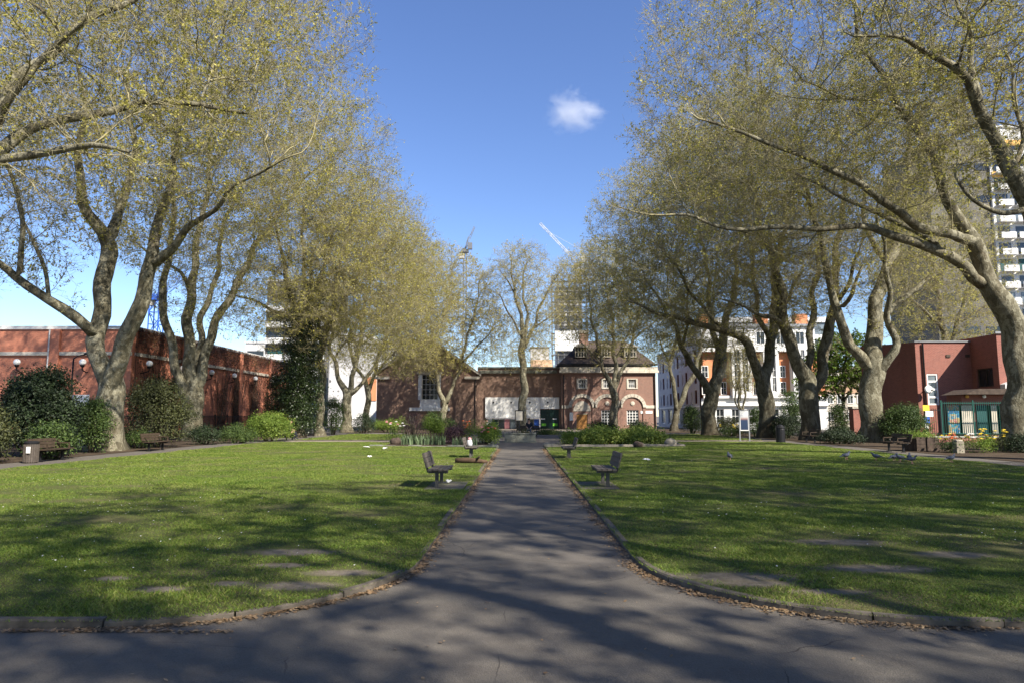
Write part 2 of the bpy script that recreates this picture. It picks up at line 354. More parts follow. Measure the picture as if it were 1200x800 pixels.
# ---------------------------------------------------------------- ground, paths, lawns, beds
struct('ground', MB().sheet([(-2500,-2500),(2500,-2500),(2500,2500),(-2500,2500)], -.012), M['ground'])
struct('park_path', MB().sheet([(-18.3,-14),(18.3,-14),(18.3,66),(-18.3,66)], 0), M['asphalt'])
PC = .08                                                     # centre line of the middle path
def arc(cx, cy, r, a0, a1, n=12): return [(cx+r*math.cos(R(a0+(a1-a0)*i/n)), cy+r*math.sin(R(a0+(a1-a0)*i/n))) for i in range(n+1)]
r1 = 2.3
lawnL = [(-15.7, 42.6)]+[(-15.7, 5.55)]+arc(PC-1.25-r1, 5.55+r1, r1, -90, 0)+[(PC-1.25, 35.6), (-6.9, 36.4), (-8, 42.6)]
lawnR = [(PC+1.27, 35.6)]+arc(PC+1.27+r1, 5.65+r1, r1, 180, 270)+[(16.0, 5.65), (16.0, 43.4), (9.3, 43.4), (8.8, 36.6)]
farL = [(-15.2, 46.3), (-5.2, 46.3), (-4.2, 49), (-4.2, 61), (-15.2, 61)]
farR = [(4.4, 49), (5.4, 46.3), (16.2, 46.3), (16.2, 61), (4.4, 61)]
def smooth_wob(poly, step=.5):
    out = []
    for i in range(len(poly)):
        a, b = Vector(poly[i]), Vector(poly[(i+1) % len(poly)]); n = max(1, int((b-a).length/step))
        for k in range(n): out.append(tuple(a.lerp(b, k/n)))
    return out
def inside(poly, x, y):
    c = np.zeros(len(x), bool); n = len(poly)
    for i in range(n):
        (x0, y0), (x1, y1) = poly[i], poly[i-1]
        m = ((y0 > y) != (y1 > y)) & (x < (x1-x0)*(y-y0)/((y1-y0) or 1e-9)+x0); c ^= m
    return c
LZ = .055
def turf(poly):
    mb = MB(); n = len(poly); bm_pts = poly
    mb.sheet(poly, LZ); mb.add([(x, y, z) for z in (-.005, LZ) for x, y in poly], [(i, (i+1) % n, n+(i+1) % n, n+i) for i in range(n)])
    struct('lawn', mb, M['lawn'])
for p in (lawnL, lawnR, farL, farR): turf(smooth_wob(p, 2))
rnd = random.Random(4)
def edging(poly, name='kerb', w=.09, h=.085, L=.92, closed=True, mat='kerb', jit=.01):
    mb = MB(); pts = [Vector(p) for p in poly]+([Vector(poly[0])] if closed else [])
    # resample along the outline
    dense = []
    for a, b in zip(pts[:-1], pts[1:]):
        n = max(1, int((b-a).length/.05)); dense += [a.lerp(b, k/n) for k in range(n)]
    dense.append(pts[-1]); acc = 0; cur = [dense[0]]; blocks = []
    for a, b in zip(dense[:-1], dense[1:]):
        acc += (b-a).length; cur.append(b)
        if acc > L: blocks.append(cur); cur = [b]; acc = 0
    if len(cur) > 1: blocks.append(cur)
    for bl in blocks:
        bl = bl[::max(1, len(bl)//4)]+([bl[-1]] if (len(bl)-1) % max(1, len(bl)//4) else [])
        if len(bl) < 2: continue
        hh = h+rnd.uniform(-jit, jit); vs = []; off = rnd.uniform(-.006, .006)
        for i, p in enumerate(bl):
            d = (bl[min(i+1, len(bl)-1)]-bl[max(0, i-1)]).normalized(); nn = Vector((-d.y, d.x))
            q = p+d*(.006 if i == 0 else -.006 if i == len(bl)-1 else 0)
            for sx, z in ((-w/2, -.01), (-w/2, hh-.015), (-w/2+.015, hh), (w/2-.015, hh), (w/2, hh-.015), (w/2, -.01)): vs.append((*(q+nn*(sx+off)), z))
        fs = [(i*6+k, i*6+k+1, i*6+7+k, i*6+6+k) for i in range(len(bl)-1) for k in range(5)]+[tuple(range(6)), tuple((len(bl)-1)*6+k for k in range(5, -1, -1))]
        mb.add(vs, fs)
    return struct(name, mb, M[mat])
for p in (lawnL, lawnR, farL, farR): edging(p, h=.06)
# planting beds
def blob(cx, cy, rx, ry, z, seed, n=26, amp=.25):
    r = random.Random(seed); ph = [r.uniform(0, 6.28) for _ in range(4)]
    pts = []
    for i in range(n):
        a = 2*math.pi*i/n; k = 1+amp*(math.sin(2*a+ph[0])*.3+math.sin(3*a+ph[1])*.3+math.sin(5*a+ph[2])*.25+r.uniform(-.3, .3))
        pts.append((cx+rx*k*math.cos(a), cy+ry*k*math.sin(a)))
    return pts
bedL = [(-7.2, 36.9), (-1.35, 36.3), (-2.6, 42), (-7.6, 42.2)]
bedR = [(1.75, 36.5), (8.5, 36.9), (8.9, 42.6), (3.0, 42.2)]
for p in (bedL, bedR): struct('flower_bed', MB().sheet(p, .10).add([(x, y, z) for z in (0, .10) for x, y in p], [(i, (i+1) % 4, 4+(i+1) % 4, 4+i) for i in range(4)]), M['soil'])
edging([(-8.0, 36.7), (-1.15, 36.1), (-2.3, 42)], 'stone_edging', .12, .11, .7, False, 'stone_grey', .03)
edging([(3.0, 42), (1.5, 36.3), (8.7, 36.6), (9.2, 42.6)], 'stone_edging', .16, .16, .8, False, 'edging_stone', .04)
struct('planting_bed', MB().sheet([(-28,16),(-18.0,16),(-18.0,66),(-28,66)], .015), M['soil'])
struct('planting_bed', MB().sheet([(18.0,16),(34,16),(34,43),(25,44.3),(25,66),(18.0,66)], .015), M['soil'])
struct('planting_bed', MB().sheet([(-18,68),(20,68),(20,86.5),(-18,86.5)], .015), M['soil'])
struct('forecourt', MB().sheet([(-4,63),(7,63),(7,87.8),(-4,87.8)], .022), M['gravel'])
struct('gravel_path', MB().sheet([(-15.2,43.0),(-3.2,43.0),(-3.2,45.9),(-15.2,45.9)], .004), M['gravel'])
struct('gravel_path', MB().sheet([(4.2,43.9),(16,43.9),(16,45.9),(4.2,45.9)], .004), M['gravel'])
patches = []
for px, py, rx, ry in PATCH:
    g = G(px, py); patches.append((blob(g.x, g.y, rx, ry, 0, len(patches)+5, 40, .5), g.x, g.y, rx, ry))
g = G(568, 544)
# grass blades
def grow_out(poly, d=.055):
    cx, cy_ = sum(p[0] for p in poly)/len(poly), sum(p[1] for p in poly)/len(poly); P2 = [Vector(p) for p in poly]; out = []
    for i, p in enumerate(P2):
        t = (P2[(i+1) % len(P2)]-P2[i-1]).normalized(); nn = Vector((t.y, -t.x)); nn = nn if nn.dot(p-Vector((cx, cy_))) > 0 else -nn; out.append(tuple(p+nn*d))
    return out
rs = np.random.RandomState(7)
def grass_field(poly, bands):
    X = []; Y = []; S = []
    xs = [p[0] for p in poly]; ys = [p[1] for p in poly]
    for y0, y1, dens, sz in bands:
        a, b = max(y0, min(ys)), min(y1, max(ys))
        if b <= a: continue
        x0, x1 = max(min(xs), -b*.83-3.2), min(max(xs), b*.83+3.2)
        n = int((x1-x0)*(b-a)*dens); x = rs.uniform(x0, x1, n); y = rs.uniform(a, b, n)
        # clumpy: thin out by a patchy field
        f = np.sin(x*2.1+np.sin(y*1.7)*1.4)*np.sin(y*2.6+np.sin(x*1.3)*1.6); f2 = np.sin(x*7.3+y*3.1)*np.sin(y*8.1-x*2.2)
        f3 = np.sin(x*.9+1.3*np.sin(y*.7))*np.sin(y*1.1+1.2*np.sin(x*.5+2)); k = inside(poly, x, y) & (rs.rand(n) < .66+.2*f+.15*f2+.22*f3) & (np.abs(x) < y*.83+3)
        for pl, cx, cyy, rx, ry in patches:
            near = (np.abs(x-cx) < rx*2) & (np.abs(y-cyy) < ry*2)
            if near.any():
                rr = np.sqrt(((x-cx)/rx)**2+((y-cyy)/ry)**2)*(1+.25*np.sin(x*23+y*9)*np.sin(y*31-x*7)); k &= ~(rs.rand(n) < np.clip(1.6-.9*rr, 0, .97))
        x, y = x[k], y[k]; X.append(x); Y.append(y); S.append(np.full(len(x), sz)*rs.uniform(.55, 1.4, len(x))*(1+.35*f[k]+.3*f3[k]))
    return np.concatenate(X), np.concatenate(Y), np.concatenate(S)
BANDS = [(5, 7.5, 6500, .032), (7.5, 10, 5200, .033), (10, 14, 4000, .034), (14, 20, 2600, .036), (20, 30, 1300, .040), (30, 46, 600, .046), (46, 62, 160, .07)]
GX, GY, GS = zip(*[grass_field(p, BANDS) for p in (grow_out(lawnL), grow_out(lawnR), farL, farR)])
gx, gy, gs = np.concatenate(GX), np.concatenate(GY), np.concatenate(GS); n = len(gx)
th = rs.uniform(0, 6.283, n); lean = rs.normal(0, .55, (n, 2)); w = gs*.085+.00028*gy
base = np.stack([gx, gy, np.full(n, LZ-.004)], 1); side = np.stack([np.cos(th), np.sin(th), np.zeros(n)], 1)*w[:, None]
tip = base+np.stack([lean[:, 0]*gs, lean[:, 1]*gs, gs*.62], 1)
V = np.stack([base-side, base+side, tip], 1)
me = np_mesh('grass', V, tris=np.arange(n*3).reshape(-1, 3), mats=[M['grass']])
tag(link('grass', me), kind='stuff'); print('blades', n)
dx_, dy_ = [], []
for cxy in ((-7.5, 11), (-6.2, 13.2), (-9, 12), (5.5, 9.5), (8, 15), (-4.5, 8.2), (3.6, 12), (-11, 17), (10.5, 11)):
    dx_ += list(rs.normal(cxy[0], .9, 26)); dy_ += list(rs.normal(cxy[1], .7, 26))
dx_ += list(rs.uniform(-15, -2, 150))+list(rs.uniform(2.2, 15, 150)); dy_ += list(rs.uniform(6.5, 26, 300)); n = len(dx_); c = np.stack([dx_, dy_, np.full(n, LZ+.034)], 1); ok_ = inside(lawnL, c[:, 0], c[:, 1]) | inside(lawnR, c[:, 0], c[:, 1]); c = c[ok_]; n = len(c)
an = np.arange(8)*math.pi/4; s = rs.uniform(.007, .013, n)[:, None, None]; ring_ = np.stack([np.cos(an), np.sin(an), np.zeros(8)], 1)[None]*s*np.where(np.arange(8) % 2, .75, 1)[None, :, None]; ring_[:, :, 2] = rs.normal(0, .003, (n, 8))
V = c[:, None]+ring_; b_ = (np.arange(n)*8)[:, None]; tag(link('daisies', np_mesh('daisies', V, np.concatenate([b_+np.array([[0,1,2,3]]), b_+np.array([[0,3,4,7]]), b_+np.array([[4,5,6,7]])]), mats=[M['petal_white']])), kind='stuff')
# fallen leaves along the edgings, and a few flecks on the asphalt
lx, ly = [], []
def scatter_line(pts, n, sd, off):
    pts = [Vector(p) for p in pts]; seg = [(a, b, (b-a).length) for a, b in zip(pts[:-1], pts[1:])]; tot = sum(s[2] for s in seg)
    for _ in range(n):
        t = rnd.uniform(0, tot)
        for a, b, l in seg:
            if t <= l: break
            t -= l
        d = (b-a).normalized(); nn = Vector((d.y, -d.x)); q = a.lerp(b, t/max(l, 1e-6))+nn*(off+abs(rnd.gauss(0, sd))); lx.append(q.x); ly.append(q.y)
cL = [(-13, 5.55)]+arc(PC-1.25-r1, 5.55+r1, r1, -90, 0)
scatter_line([(-9.5, 5.5), (-2.2, 5.5)], 1300, .03, .05)
scatter_line(arc(PC-1.25-r1, 5.55+r1, r1, -90, 0), 1500, .05, .055)
scatter_line([(PC-1.25, 7.6), (PC-1.25, 35)], 3800, .07, .055)
scatter_line([(PC+1.27, 35), (PC+1.27, 7.9)], 4600, .085, .055)
scatter_line(arc(PC+1.27+r1, 5.65+r1, r1, 180, 270), 1500, .07, .055)
scatter_line([(3.4, 5.65), (10, 5.65)], 350, .03, .055)
for _ in range(160): lx.append(rnd.uniform(-8, 8)); ly.append(rnd.uniform(3.2, 5.4))
for _ in range(160): lx.append(rnd.uniform(-1.1, 1.2)); ly.append(rnd.uniform(5, 26))
n = len(lx); c = np.stack([lx, ly, rs.uniform(.004, .016, n)], 1); s = rs.uniform(.006, .018, n)[:, None]*(1+.045*np.array(ly)[:, None])*np.where(rs.rand(n) < .06, 1.8, 1)[:, None]
th = rs.uniform(0, 6.28, n); u = np.stack([np.cos(th), np.sin(th), rs.uniform(-.4, .4, n)], 1)*s; v = np.stack([-np.sin(th), np.cos(th), rs.uniform(-.4, .4, n)], 1)*s*.6
V = np.stack([c-u, c-v, c+u, c+v], 1); V[:, :, 2] = np.maximum(V[:, :, 2], .003)
tag(link('fallen_leaves', np_mesh('fallen_leaves', V, np.arange(n*4).reshape(-1, 4), mats=[M['dead_leaf']])), kind='stuff')
# ---------------------------------------------------------------- trees: limbs laid out by hand, then grown towards points in the crown
def catmull(pts, step):
    P_ = [np.array(p, float) for p in pts]; out = []
    for i in range(len(P_)-1):
        p0 = P_[max(i-1, 0)]; p1 = P_[i]; p2 = P_[i+1]; p3 = P_[min(i+2, len(P_)-1)]
        n = max(1, int(np.linalg.norm((p2-p1)[:3])/step))
        for k in range(n):
            t = k/n; out.append(.5*((2*p1)+(-p0+p2)*t+(2*p0-5*p1+4*p2-p3)*t*t+(-p0+3*p1-3*p2+p3)*t**3))
    out.append(P_[-1]); return out
def skeleton(limbs, ells, n_attr, seed, step=.5, infl=14., kill=1.05, wig=.09):
    rg = np.random.RandomState(seed); pos = []; par = []; rad = []
    for li, L in enumerate(limbs):
        pts = catmull(L, step*.9); start = -1
        if li > 0:
            A = np.array(pos); d = np.linalg.norm(A-pts[0][:3], axis=1); start = int(np.argmin(d)); pts = pts[1:] if d[start] < .8 else pts
        ph = rg.uniform(0, 6.28, 4)
        for i, q in enumerate(pts):
            w = wig*min(1, i/4)
            o = np.array([math.sin(i*.9+ph[0])+math.sin(i*.37+ph[1])*1.5, math.sin(i*.8+ph[2]), .5*math.sin(i*.7+ph[3])])*w
            par.append(start if i == 0 else len(pos)-1); pos.append(q[:3]+o); rad.append(q[3])
    nl = len(pos)
    for i in range(8, nl):                                  # side shoots along the limbs
        if .02 < rad[i] < .26 and pos[i][2] > 4 and rg.rand() < .32 and par[i] >= 0:
            b = pos[i]-pos[par[i]]; b /= np.linalg.norm(b)+1e-9; q = rg.normal(size=3); q -= b*np.dot(q, b); q /= np.linalg.norm(q); q = q+b*.7+np.array((0, 0, .15)); q /= np.linalg.norm(q); p_ = i
            for k in range(rg.randint(3, 7)):
                q = q+rg.normal(0, .18, 3)+np.array((0, 0, .06)); q /= np.linalg.norm(q); par.append(p_); pos.append(pos[p_]+q*step*.9); rad.append(0); p_ = len(pos)-1
    vol = np.array([e[3]*e[4]*e[5] for e in ells]); ids = rg.choice(len(ells), n_attr, p=vol/vol.sum())
    u = rg.normal(size=(n_attr, 3)); u /= np.linalg.norm(u, axis=1)[:, None]; u *= (rg.uniform(.15, 1, n_attr)**.42)[:, None]
    E = np.array(ells); A = E[ids, :3]+u*E[ids, 3:6]
    # uneven outline: hollow out random bites
    for _ in range(10):
        e = E[rg.randint(len(E))]; d = rg.normal(size=3); d /= np.linalg.norm(d); c = e[:3]+d*e[3:6]*1.02; rr = rg.uniform(.15, .34)*e[3:6].mean()
        A = A[np.linalg.norm(A-c, axis=1) > rr]
    A = A[A[:, 2] > 2.6]
    Pn = np.array(pos); D = np.linalg.norm(A[:, None]-Pn[None], axis=2); near = D.argmin(1); dist = D.min(1); del D
    kids = [0]*len(pos)
    for it in range(150):
        act = dist < infl
        if not act.any(): break
        acc = np.zeros((len(pos), 3)); v = A[act]-np.array(pos)[near[act]]; v /= np.linalg.norm(v, axis=1)[:, None]+1e-9
        np.add.at(acc, near[act], v); g = np.where(np.abs(acc).sum(1) > 1e-6)[0]; new = []; npar = []
        for i in g:
            if kids[i] >= 4: continue
            d = acc[i]/np.linalg.norm(acc[i])+rg.normal(0, .22, 3)
            if par[i] >= 0:
                b = pos[i]-pos[par[i]]; d = d+.45*b/(np.linalg.norm(b)+1e-9)
            d /= np.linalg.norm(d); new.append(pos[i]+d*step); npar.append(i); kids[i] += 1
        if not new: break
        k0 = len(pos); NP = np.array(new); pos += new; par += npar; rad += [0]*len(new); kids += [0]*len(new)
        D = np.linalg.norm(A[:, None]-NP[None], axis=2); j = D.argmin(1); m = D[np.arange(len(A)), j]; b = m < dist
        near[b] = j[b]+k0; dist[b] = m[b]; keep = dist > kill
        # a parent that is stuck loses its far attractors
        A, near, dist = A[keep], near[keep], dist[keep]
        if len(A) == 0 or len(pos) > 16000: break
    pos = np.array(pos); par = np.array(par); rad = np.array(rad); n = len(pos)
    s = np.zeros(n); E_ = 2.35; r = np.zeros(n)
    for i in range(n-1, -1, -1):
        r[i] = max(s[i], .0115**E_)**(1/E_)
        if par[i] >= 0: s[par[i]] += r[i]**E_
    lim = np.arange(n) < nl
    r = np.where(lim, np.maximum(rad, .012), r)
    for i in range(n):
        if par[i] >= 0: r[i] = min(r[i], r[par[i]]*(1.0 if lim[i] else .88))
    return pos, par, r, lim
def tree_meshes(name, sk, seed, leaf='leaf', twigs=4, leaves=6, lsize=.085, twl=.85, flare=1.0, twig_r=.0075, hang=.0, bark='bark', twig_max=.05):
    pos, par, r, lim = sk; rg = np.random.RandomState(seed+99); n = len(pos)
    d = np.zeros((n, 3)); has = par >= 0; d[has] = pos[has]-pos[par[has]]; d[~has] = (0, 0, 1); d /= np.linalg.norm(d, axis=1)[:, None]+1e-9
    main = np.full(n, -1)
    for i in range(n-1, -1, -1):
        p = par[i]
        if p >= 0 and (main[p] < 0 or r[i] > r[main[p]]): main[p] = i
    U = np.zeros((n, 3)); T = d.copy(); mk = main >= 0; T[mk] = d[mk]+d[main[mk]]; T /= np.linalg.norm(T, axis=1)[:, None]+1e-9
    for i in range(n):
        u = U[par[i]] if par[i] >= 0 else np.array((1., .1, 0)); t = T[i]; u = u-t*np.dot(u, t); l = math.sqrt(u.dot(u))
        if l < .05: u = np.cross(t, (.3, .8, .5)); l = np.linalg.norm(u)
        U[i] = u/l
    Wv = np.cross(T, U)
    cls = np.where(r > .12, 12, np.where(r > .045, 7, 4))
    def ring(c, u, w, rr, k, bumpy):
        out = []
        for a in range(k):
            th = 2*math.pi*a/k; dv = u*math.cos(th)+w*math.sin(th); q = rr
            if bumpy:
                pv = c+dv*rr; nz = noise.noise(Vector(pv*1.1)); nz2 = noise.noise(Vector(pv*3.2)); q = rr*(1+.16*nz+.09*nz2)
                if c[2] < 1.3: q *= 1+flare*math.exp(-max(c[2], 0)/.33)*(.26+.22*math.sin(3*th+seed)+.14*math.sin(5*th+seed*2))
            out.append(c+dv*q)
        return out
    mesh = {}
    for part in ('trunk', 'crown'): mesh[part] = ([], [])
    ringat = {}
    for i in range(n):
        p = par[i]; k = cls[i]; part = 'trunk' if k > 4 else 'crown'; V, F = mesh[part]
        bumpy = k == 12
        if p < 0:
            ringat[i] = (part, k, len(V)); V.extend(ring(pos[i], U[i], Wv[i], r[i], k, bumpy)); continue
        pr = ringat.get(p)
        if pr and pr[0] == part and pr[1] == k and main[p] == i: s0 = pr[2]
        else:
            s0 = len(V); rr = min(r[p], r[i]*1.12); V.extend(ring(pos[p], U[p], Wv[p], rr, k, bumpy))
        s1 = len(V); V.extend(ring(pos[i], U[i], Wv[i], r[i] if main[i] >= 0 else r[i]*.4, k, bumpy)); ringat[i] = (part, k, s1)
        for a in range(k): F.append((s0+a, s0+(a+1) % k, s1+(a+1) % k, s1+a))
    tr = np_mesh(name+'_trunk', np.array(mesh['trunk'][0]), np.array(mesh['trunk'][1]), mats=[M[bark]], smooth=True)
    # twigs
    thin = np.where((r < twig_max) & (~lim | (r < .055)))[0]
    def unit(k): v = rg.normal(size=(k, 3)); return v/np.linalg.norm(v, axis=1)[:, None]
    src = np.repeat(thin, twigs); m = len(src); D1 = d[src]*.7+unit(m)*.9+np.array((0, 0, .12-hang)); D1 /= np.linalg.norm(D1, axis=1)[:, None]
    L1 = rg.uniform(.45, 1.25, m)*twl; f = rg.rand(m)[:, None]; pp = np.where(par[src] >= 0, par[src], src); b0 = pos[src]*(1-f)+pos[pp]*f
    b1 = b0+D1*(L1*.5)[:, None]; D2 = D1+unit(m)*.35+np.array((0, 0, .18-hang)); D2 /= np.linalg.norm(D2, axis=1)[:, None]; b2 = b1+D2*(L1*.5)[:, None]
    src2 = np.repeat(np.arange(m), 2); m2 = len(src2); g = rg.uniform(.25, 1, m2)[:, None]; s0 = np.where(g < .5, b0[src2]+(b1-b0)[src2]*g*2, b1[src2]+(b2-b1)[src2]*(g*2-1))
    D3 = D1[src2]*.6+unit(m2)*.9; D3 /= np.linalg.norm(D3, axis=1)[:, None]; L3 = rg.uniform(.2, .5, m2)*twl; s1 = s0+D3*L3[:, None]
    def sticks(rings, radii):
        m = len(rings[0]); D = rings[-1]-rings[0]; D /= np.linalg.norm(D, axis=1)[:, None]+1e-9
        u = np.cross(D, np.where(np.abs(D[:, 2:3]) < .9, np.array([[0, 0, 1.]]), np.array([[1., 0, 0]]))); u /= np.linalg.norm(u, axis=1)[:, None]+1e-9; w = np.cross(D, u); K = len(rings)
        V = np.zeros((m, K, 3, 3))
        for i in range(K):
            for a in range(3): V[:, i, a] = rings[i]+(u*math.cos(2.094*a)+w*math.sin(2.094*a))*radii[i]
        base = (np.arange(m)*K*3)[:, None]; Q = []
        for i in range(K-1):
            for a in range(3): Q.append(base+np.array([[i*3+a, i*3+(a+1) % 3, i*3+3+(a+1) % 3, i*3+3+a]]))
        return V.reshape(-1, 3), np.concatenate(Q)
    V0 = np.array(mesh['crown'][0]).reshape(-1, 3); Q0 = np.array(mesh['crown'][1]).reshape(-1, 4)
    V1, Q1 = sticks([b0, b1, b2], [twig_r, twig_r*.8, twig_r*.4]); V2, Q2 = sticks([s0, s1], [twig_r*.65, twig_r*.35])
    # leaves
    li = np.repeat(np.arange(m2), leaves)[: int(m2*leaves)]
    fk = np.zeros(len(li)); fp = s0[li]
    for q in range(6):
        kv = rg.normal(size=3); kv *= rg.uniform(.8, 2.6)/np.linalg.norm(kv); fk += np.sin(fp@kv+rg.uniform(0, 6.28))
    wt = (rg.rand(m) < .5)*rg.uniform(.6, 2.2, m); keep = rg.rand(len(li)) < np.clip(.50+.30*fk, .06, 1.2)*wt[src2[li]]; li = li[keep]; nl = len(li); t = rg.uniform(.3, 1.08, nl)[:, None]
    c = s0[li]+(s1-s0)[li]*t+rg.normal(0, .035, (nl, 3)); a = unit(nl); b = np.cross(a, unit(nl)); b /= np.linalg.norm(b, axis=1)[:, None]+1e-9
    s = (lsize*rg.uniform(.5, 1.25, nl))[:, None]
    V3 = np.stack([c-a*s*.6, c-b*s*.42, c+a*s*.6, c+b*s*.42], 1).reshape(-1, 3); Q3 = np.arange(nl*4).reshape(-1, 4)
    o1, o2, o3 = len(V0), len(V0)+len(V1), len(V0)+len(V1)+len(V2)
    Q = np.concatenate([Q0, Q1+o1, Q2+o2, Q3+o3]); qm = np.concatenate([np.zeros(len(Q0)+len(Q1)+len(Q2), int), np.ones(nl, int)])
    cr = np_mesh(name+'_crown', np.concatenate([V0, V1, V2, V3]), Q, qm, mats=[M['twig'], M[leaf]])
    # branch wood keeps the bark
    return tr, cr
TREES = []; DN, DK = 3.0, .68
def place_tree(kind, label, base, meshes, group='plane trees around the lawns', rz=0, sc=1):
    t = thing(kind, label, 'tree', base, rz, group); t.scale = (sc, sc, sc)
    link('trunk', meshes[0], t); link('crown', meshes[1], t); TREES.append(t); return t
def px_tree(kind, label, px, Y, limbs, ells, n_attr, seed, r0, step=.5, kill=1.05, infl=14, leaf='leaf', bark='bark', group='plane trees around the lawns', **kw):
    """limbs: [[(px, py, dY, r), ...], ...] measured in the photograph at real depth Y + dY; ells: (x, y, z, rx, ry, rz) in the world"""
    X0 = (ray(px, 520).x/ray(px, 520).y)*Y; base = Vector((X0, Y, 0)); LL = []
    for k, L in enumerate(limbs):
        q = []
        for x, y, dy, rr in L:
            p = P(x, y, Y+dy)-base; q.append((p.x, p.y, p.z, rr))
        if k == 0: q = [(q[0][0]*.3, q[0][1]*.3, -.15, r0*1.05), (q[0][0]*.6, q[0][1]*.6, .5, r0)]+q
        LL.append(q)
    el = [(e[0]-base.x, e[1]-base.y, *e[2:]) for e in ells]
    sk = skeleton(LL, el, int(n_attr*DN*(.76 if 21 <= seed <= 27 else 1)), seed, step*.88, infl, kill*DK)
    ms = tree_meshes(kind+str(seed), sk, seed, leaf, bark=bark, **kw)
    print(label[:40], len(sk[0]), len(ms[1].polygons)); return place_tree(kind, label, base, ms, group)
import time as _t; _t0 = _t.time()
# left row, from near to far
px_tree('plane_tree', 'big pale plane tree with a twin trunk forking low beside the dark rounded bush', 126, 33,
  [[(126,500,0,.68), (127,465,0,.62), (125,445,0,.56), (119,425,0,.42), (117,400,0,.40), (119,370,0,.39), (121,330,0,.38), (122,288,.2,.36), (112,262,-.5,.27), (100,238,-1,.22), (94,195,-1.5,.17), (97,140,-2,.11), (88,60,-2.6,.05)],
   [(122,288,.2,.34), (138,258,.6,.24), (150,222,1.2,.2), (156,185,1.5,.16), (150,120,1.8,.1), (160,50,2.4,.04)],
   [(127,480,0,.44), (128,462,-.05,.46), (132,440,-.15,.43), (140,413,-.25,.41), (150,385,-.5,.39), (168,345,-.8,.35), (178,315,-1,.31), (185,265,-1.2,.22), (196,215,-1.5,.16), (212,150,-1.6,.1), (225,80,-1.5,.05)],
   [(178,312,-1,.24), (200,292,-1.6,.19), (218,270,-2,.15), (255,238,-3,.1), (300,205,-4,.06), (350,180,-5,.03)],
   [(116,395,0,.34), (98,381,-.6,.26), (72,362,-1.2,.23), (45,342,-1.8,.2), (18,325,-2.4,.18), (-10,300,-3,.13), (-40,262,-4,.08)],
   [(22,327,-2.4,.15), (26,290,-2.4,.12), (22,245,-2.8,.1), (5,190,-3.4,.07), (-10,120,-4,.04)],
   [(58,350,-1.6,.1), (50,315,-1.4,.09), (34,272,-1,.07), (20,220,-.6,.04)]],
  [(-18.5,33,18.5,10.5,9,9.5), (-13,31,20,6.5,6,7), (-26,32,13,6,6,5.5)], 2300, 11, .78, leaves=6, kill=1.0)
px_tree('plane_tree', 'sprawling plane tree with four leaning stems rising from a knotted base', 224, 47,
  [[(226,495,0,.66), (228,472,0,.68), (222,452,0,.56), (222,430,0,.42), (222,385,0,.36), (223,340,.4,.30), (232,285,1,.22), (242,220,1.5,.15), (250,140,2,.07)],
   [(222,470,0,.5), (212,452,-.6,.36), (203,425,-.8,.30), (199,390,-1,.27), (191,345,-1.3,.24), (196,300,-1.5,.2), (206,240,-2,.14), (200,170,-2.5,.07)],
   [(226,462,0,.5), (237,430,.5,.36), (246,400,1,.33), (262,362,1.5,.28), (284,318,2,.22), (310,275,2.5,.16), (345,225,3,.1), (380,190,3,.05)],
   [(226,455,0,.4), (232,420,1,.26), (236,380,2,.23), (250,335,3,.18), (262,270,4,.13), (290,200,5,.06)],
   [(222,345,.4,.16), (214,320,-1,.12), (180,300,-2,.07), (150,280,-3,.04)]],
  [(-18.5,47,16.5,10,9,9.5), (-13.5,46,19,5.5,6,6.5)], 2100, 12, .70, leaves=6)
ivt = px_tree('ivy_clad_tree', 'dark tree wrapped in ivy from the ground up to its limbs', 349, 53,
  [[(349,500,0,.42), (349,460,0,.38), (350,420,0,.35), (350,385,0,.3), (343,350,0,.22), (332,310,-.6,.15), (318,250,-1,.08)],
   [(350,390,0,.24), (362,355,.4,.19), (376,320,.6,.14), (392,270,1,.08)],
   [(346,372,0,.16), (322,365,-.5,.13), (296,352,-1,.09), (262,345,-1.5,.05)],
   [(351,400,0,.2), (358,340,-1,.15), (356,280,-1.6,.1), (350,220,-2,.05)]],
  [(-15.5,53,14.5,8.5,8,9.5), (-11,52,14,5,6,7)], 2000, 13, .5, leaves=6, bark='bark_dark')
px_tree('plane_tree', 'straight bare pale trunk standing close beside the ivy covered tree', 374, 57,
  [[(374,500,0,.36), (374,470,0,.33), (377,440,0,.3), (379,405,0,.26), (388,360,.2,.2), (400,310,.5,.13), (410,260,1,.06)],
   [(379,410,0,.2), (370,370,-.6,.15), (366,320,-1,.1), (372,260,-1.5,.05)],
   [(382,390,0,.16), (405,350,-1,.12), (430,300,-1.8,.06)]],
  [(-13.5,57,14,6.5,7,8)], 1300, 14, .42, leaves=6)
px_tree('plane_tree', 'short trunked plane tree dividing at bush height before the white block', 406, 70,
  [[(405,495,0,.50), (406,478,0,.46), (408,464,0,.44), (400,447,0,.26), (391,425,-.3,.22), (386,405,-.4,.2), (394,375,-.6,.15), (388,330,-1,.08)],
   [(408,466,0,.34), (414,445,.3,.27), (418,415,.6,.24), (424,380,1,.18), (432,330,1.5,.1), (436,280,2,.05)],
   [(409,464,0,.26), (424,448,.2,.2), (438,432,.3,.17), (452,405,0,.13), (470,375,-.6,.07)],
   [(392,420,-.3,.12), (405,398,-1,.1), (425,370,-1.6,.06)]],
  [(-14.5,70,14,8,8,9), (-11,68,11,4,5,5)], 1700, 15, .62, leaves=6)
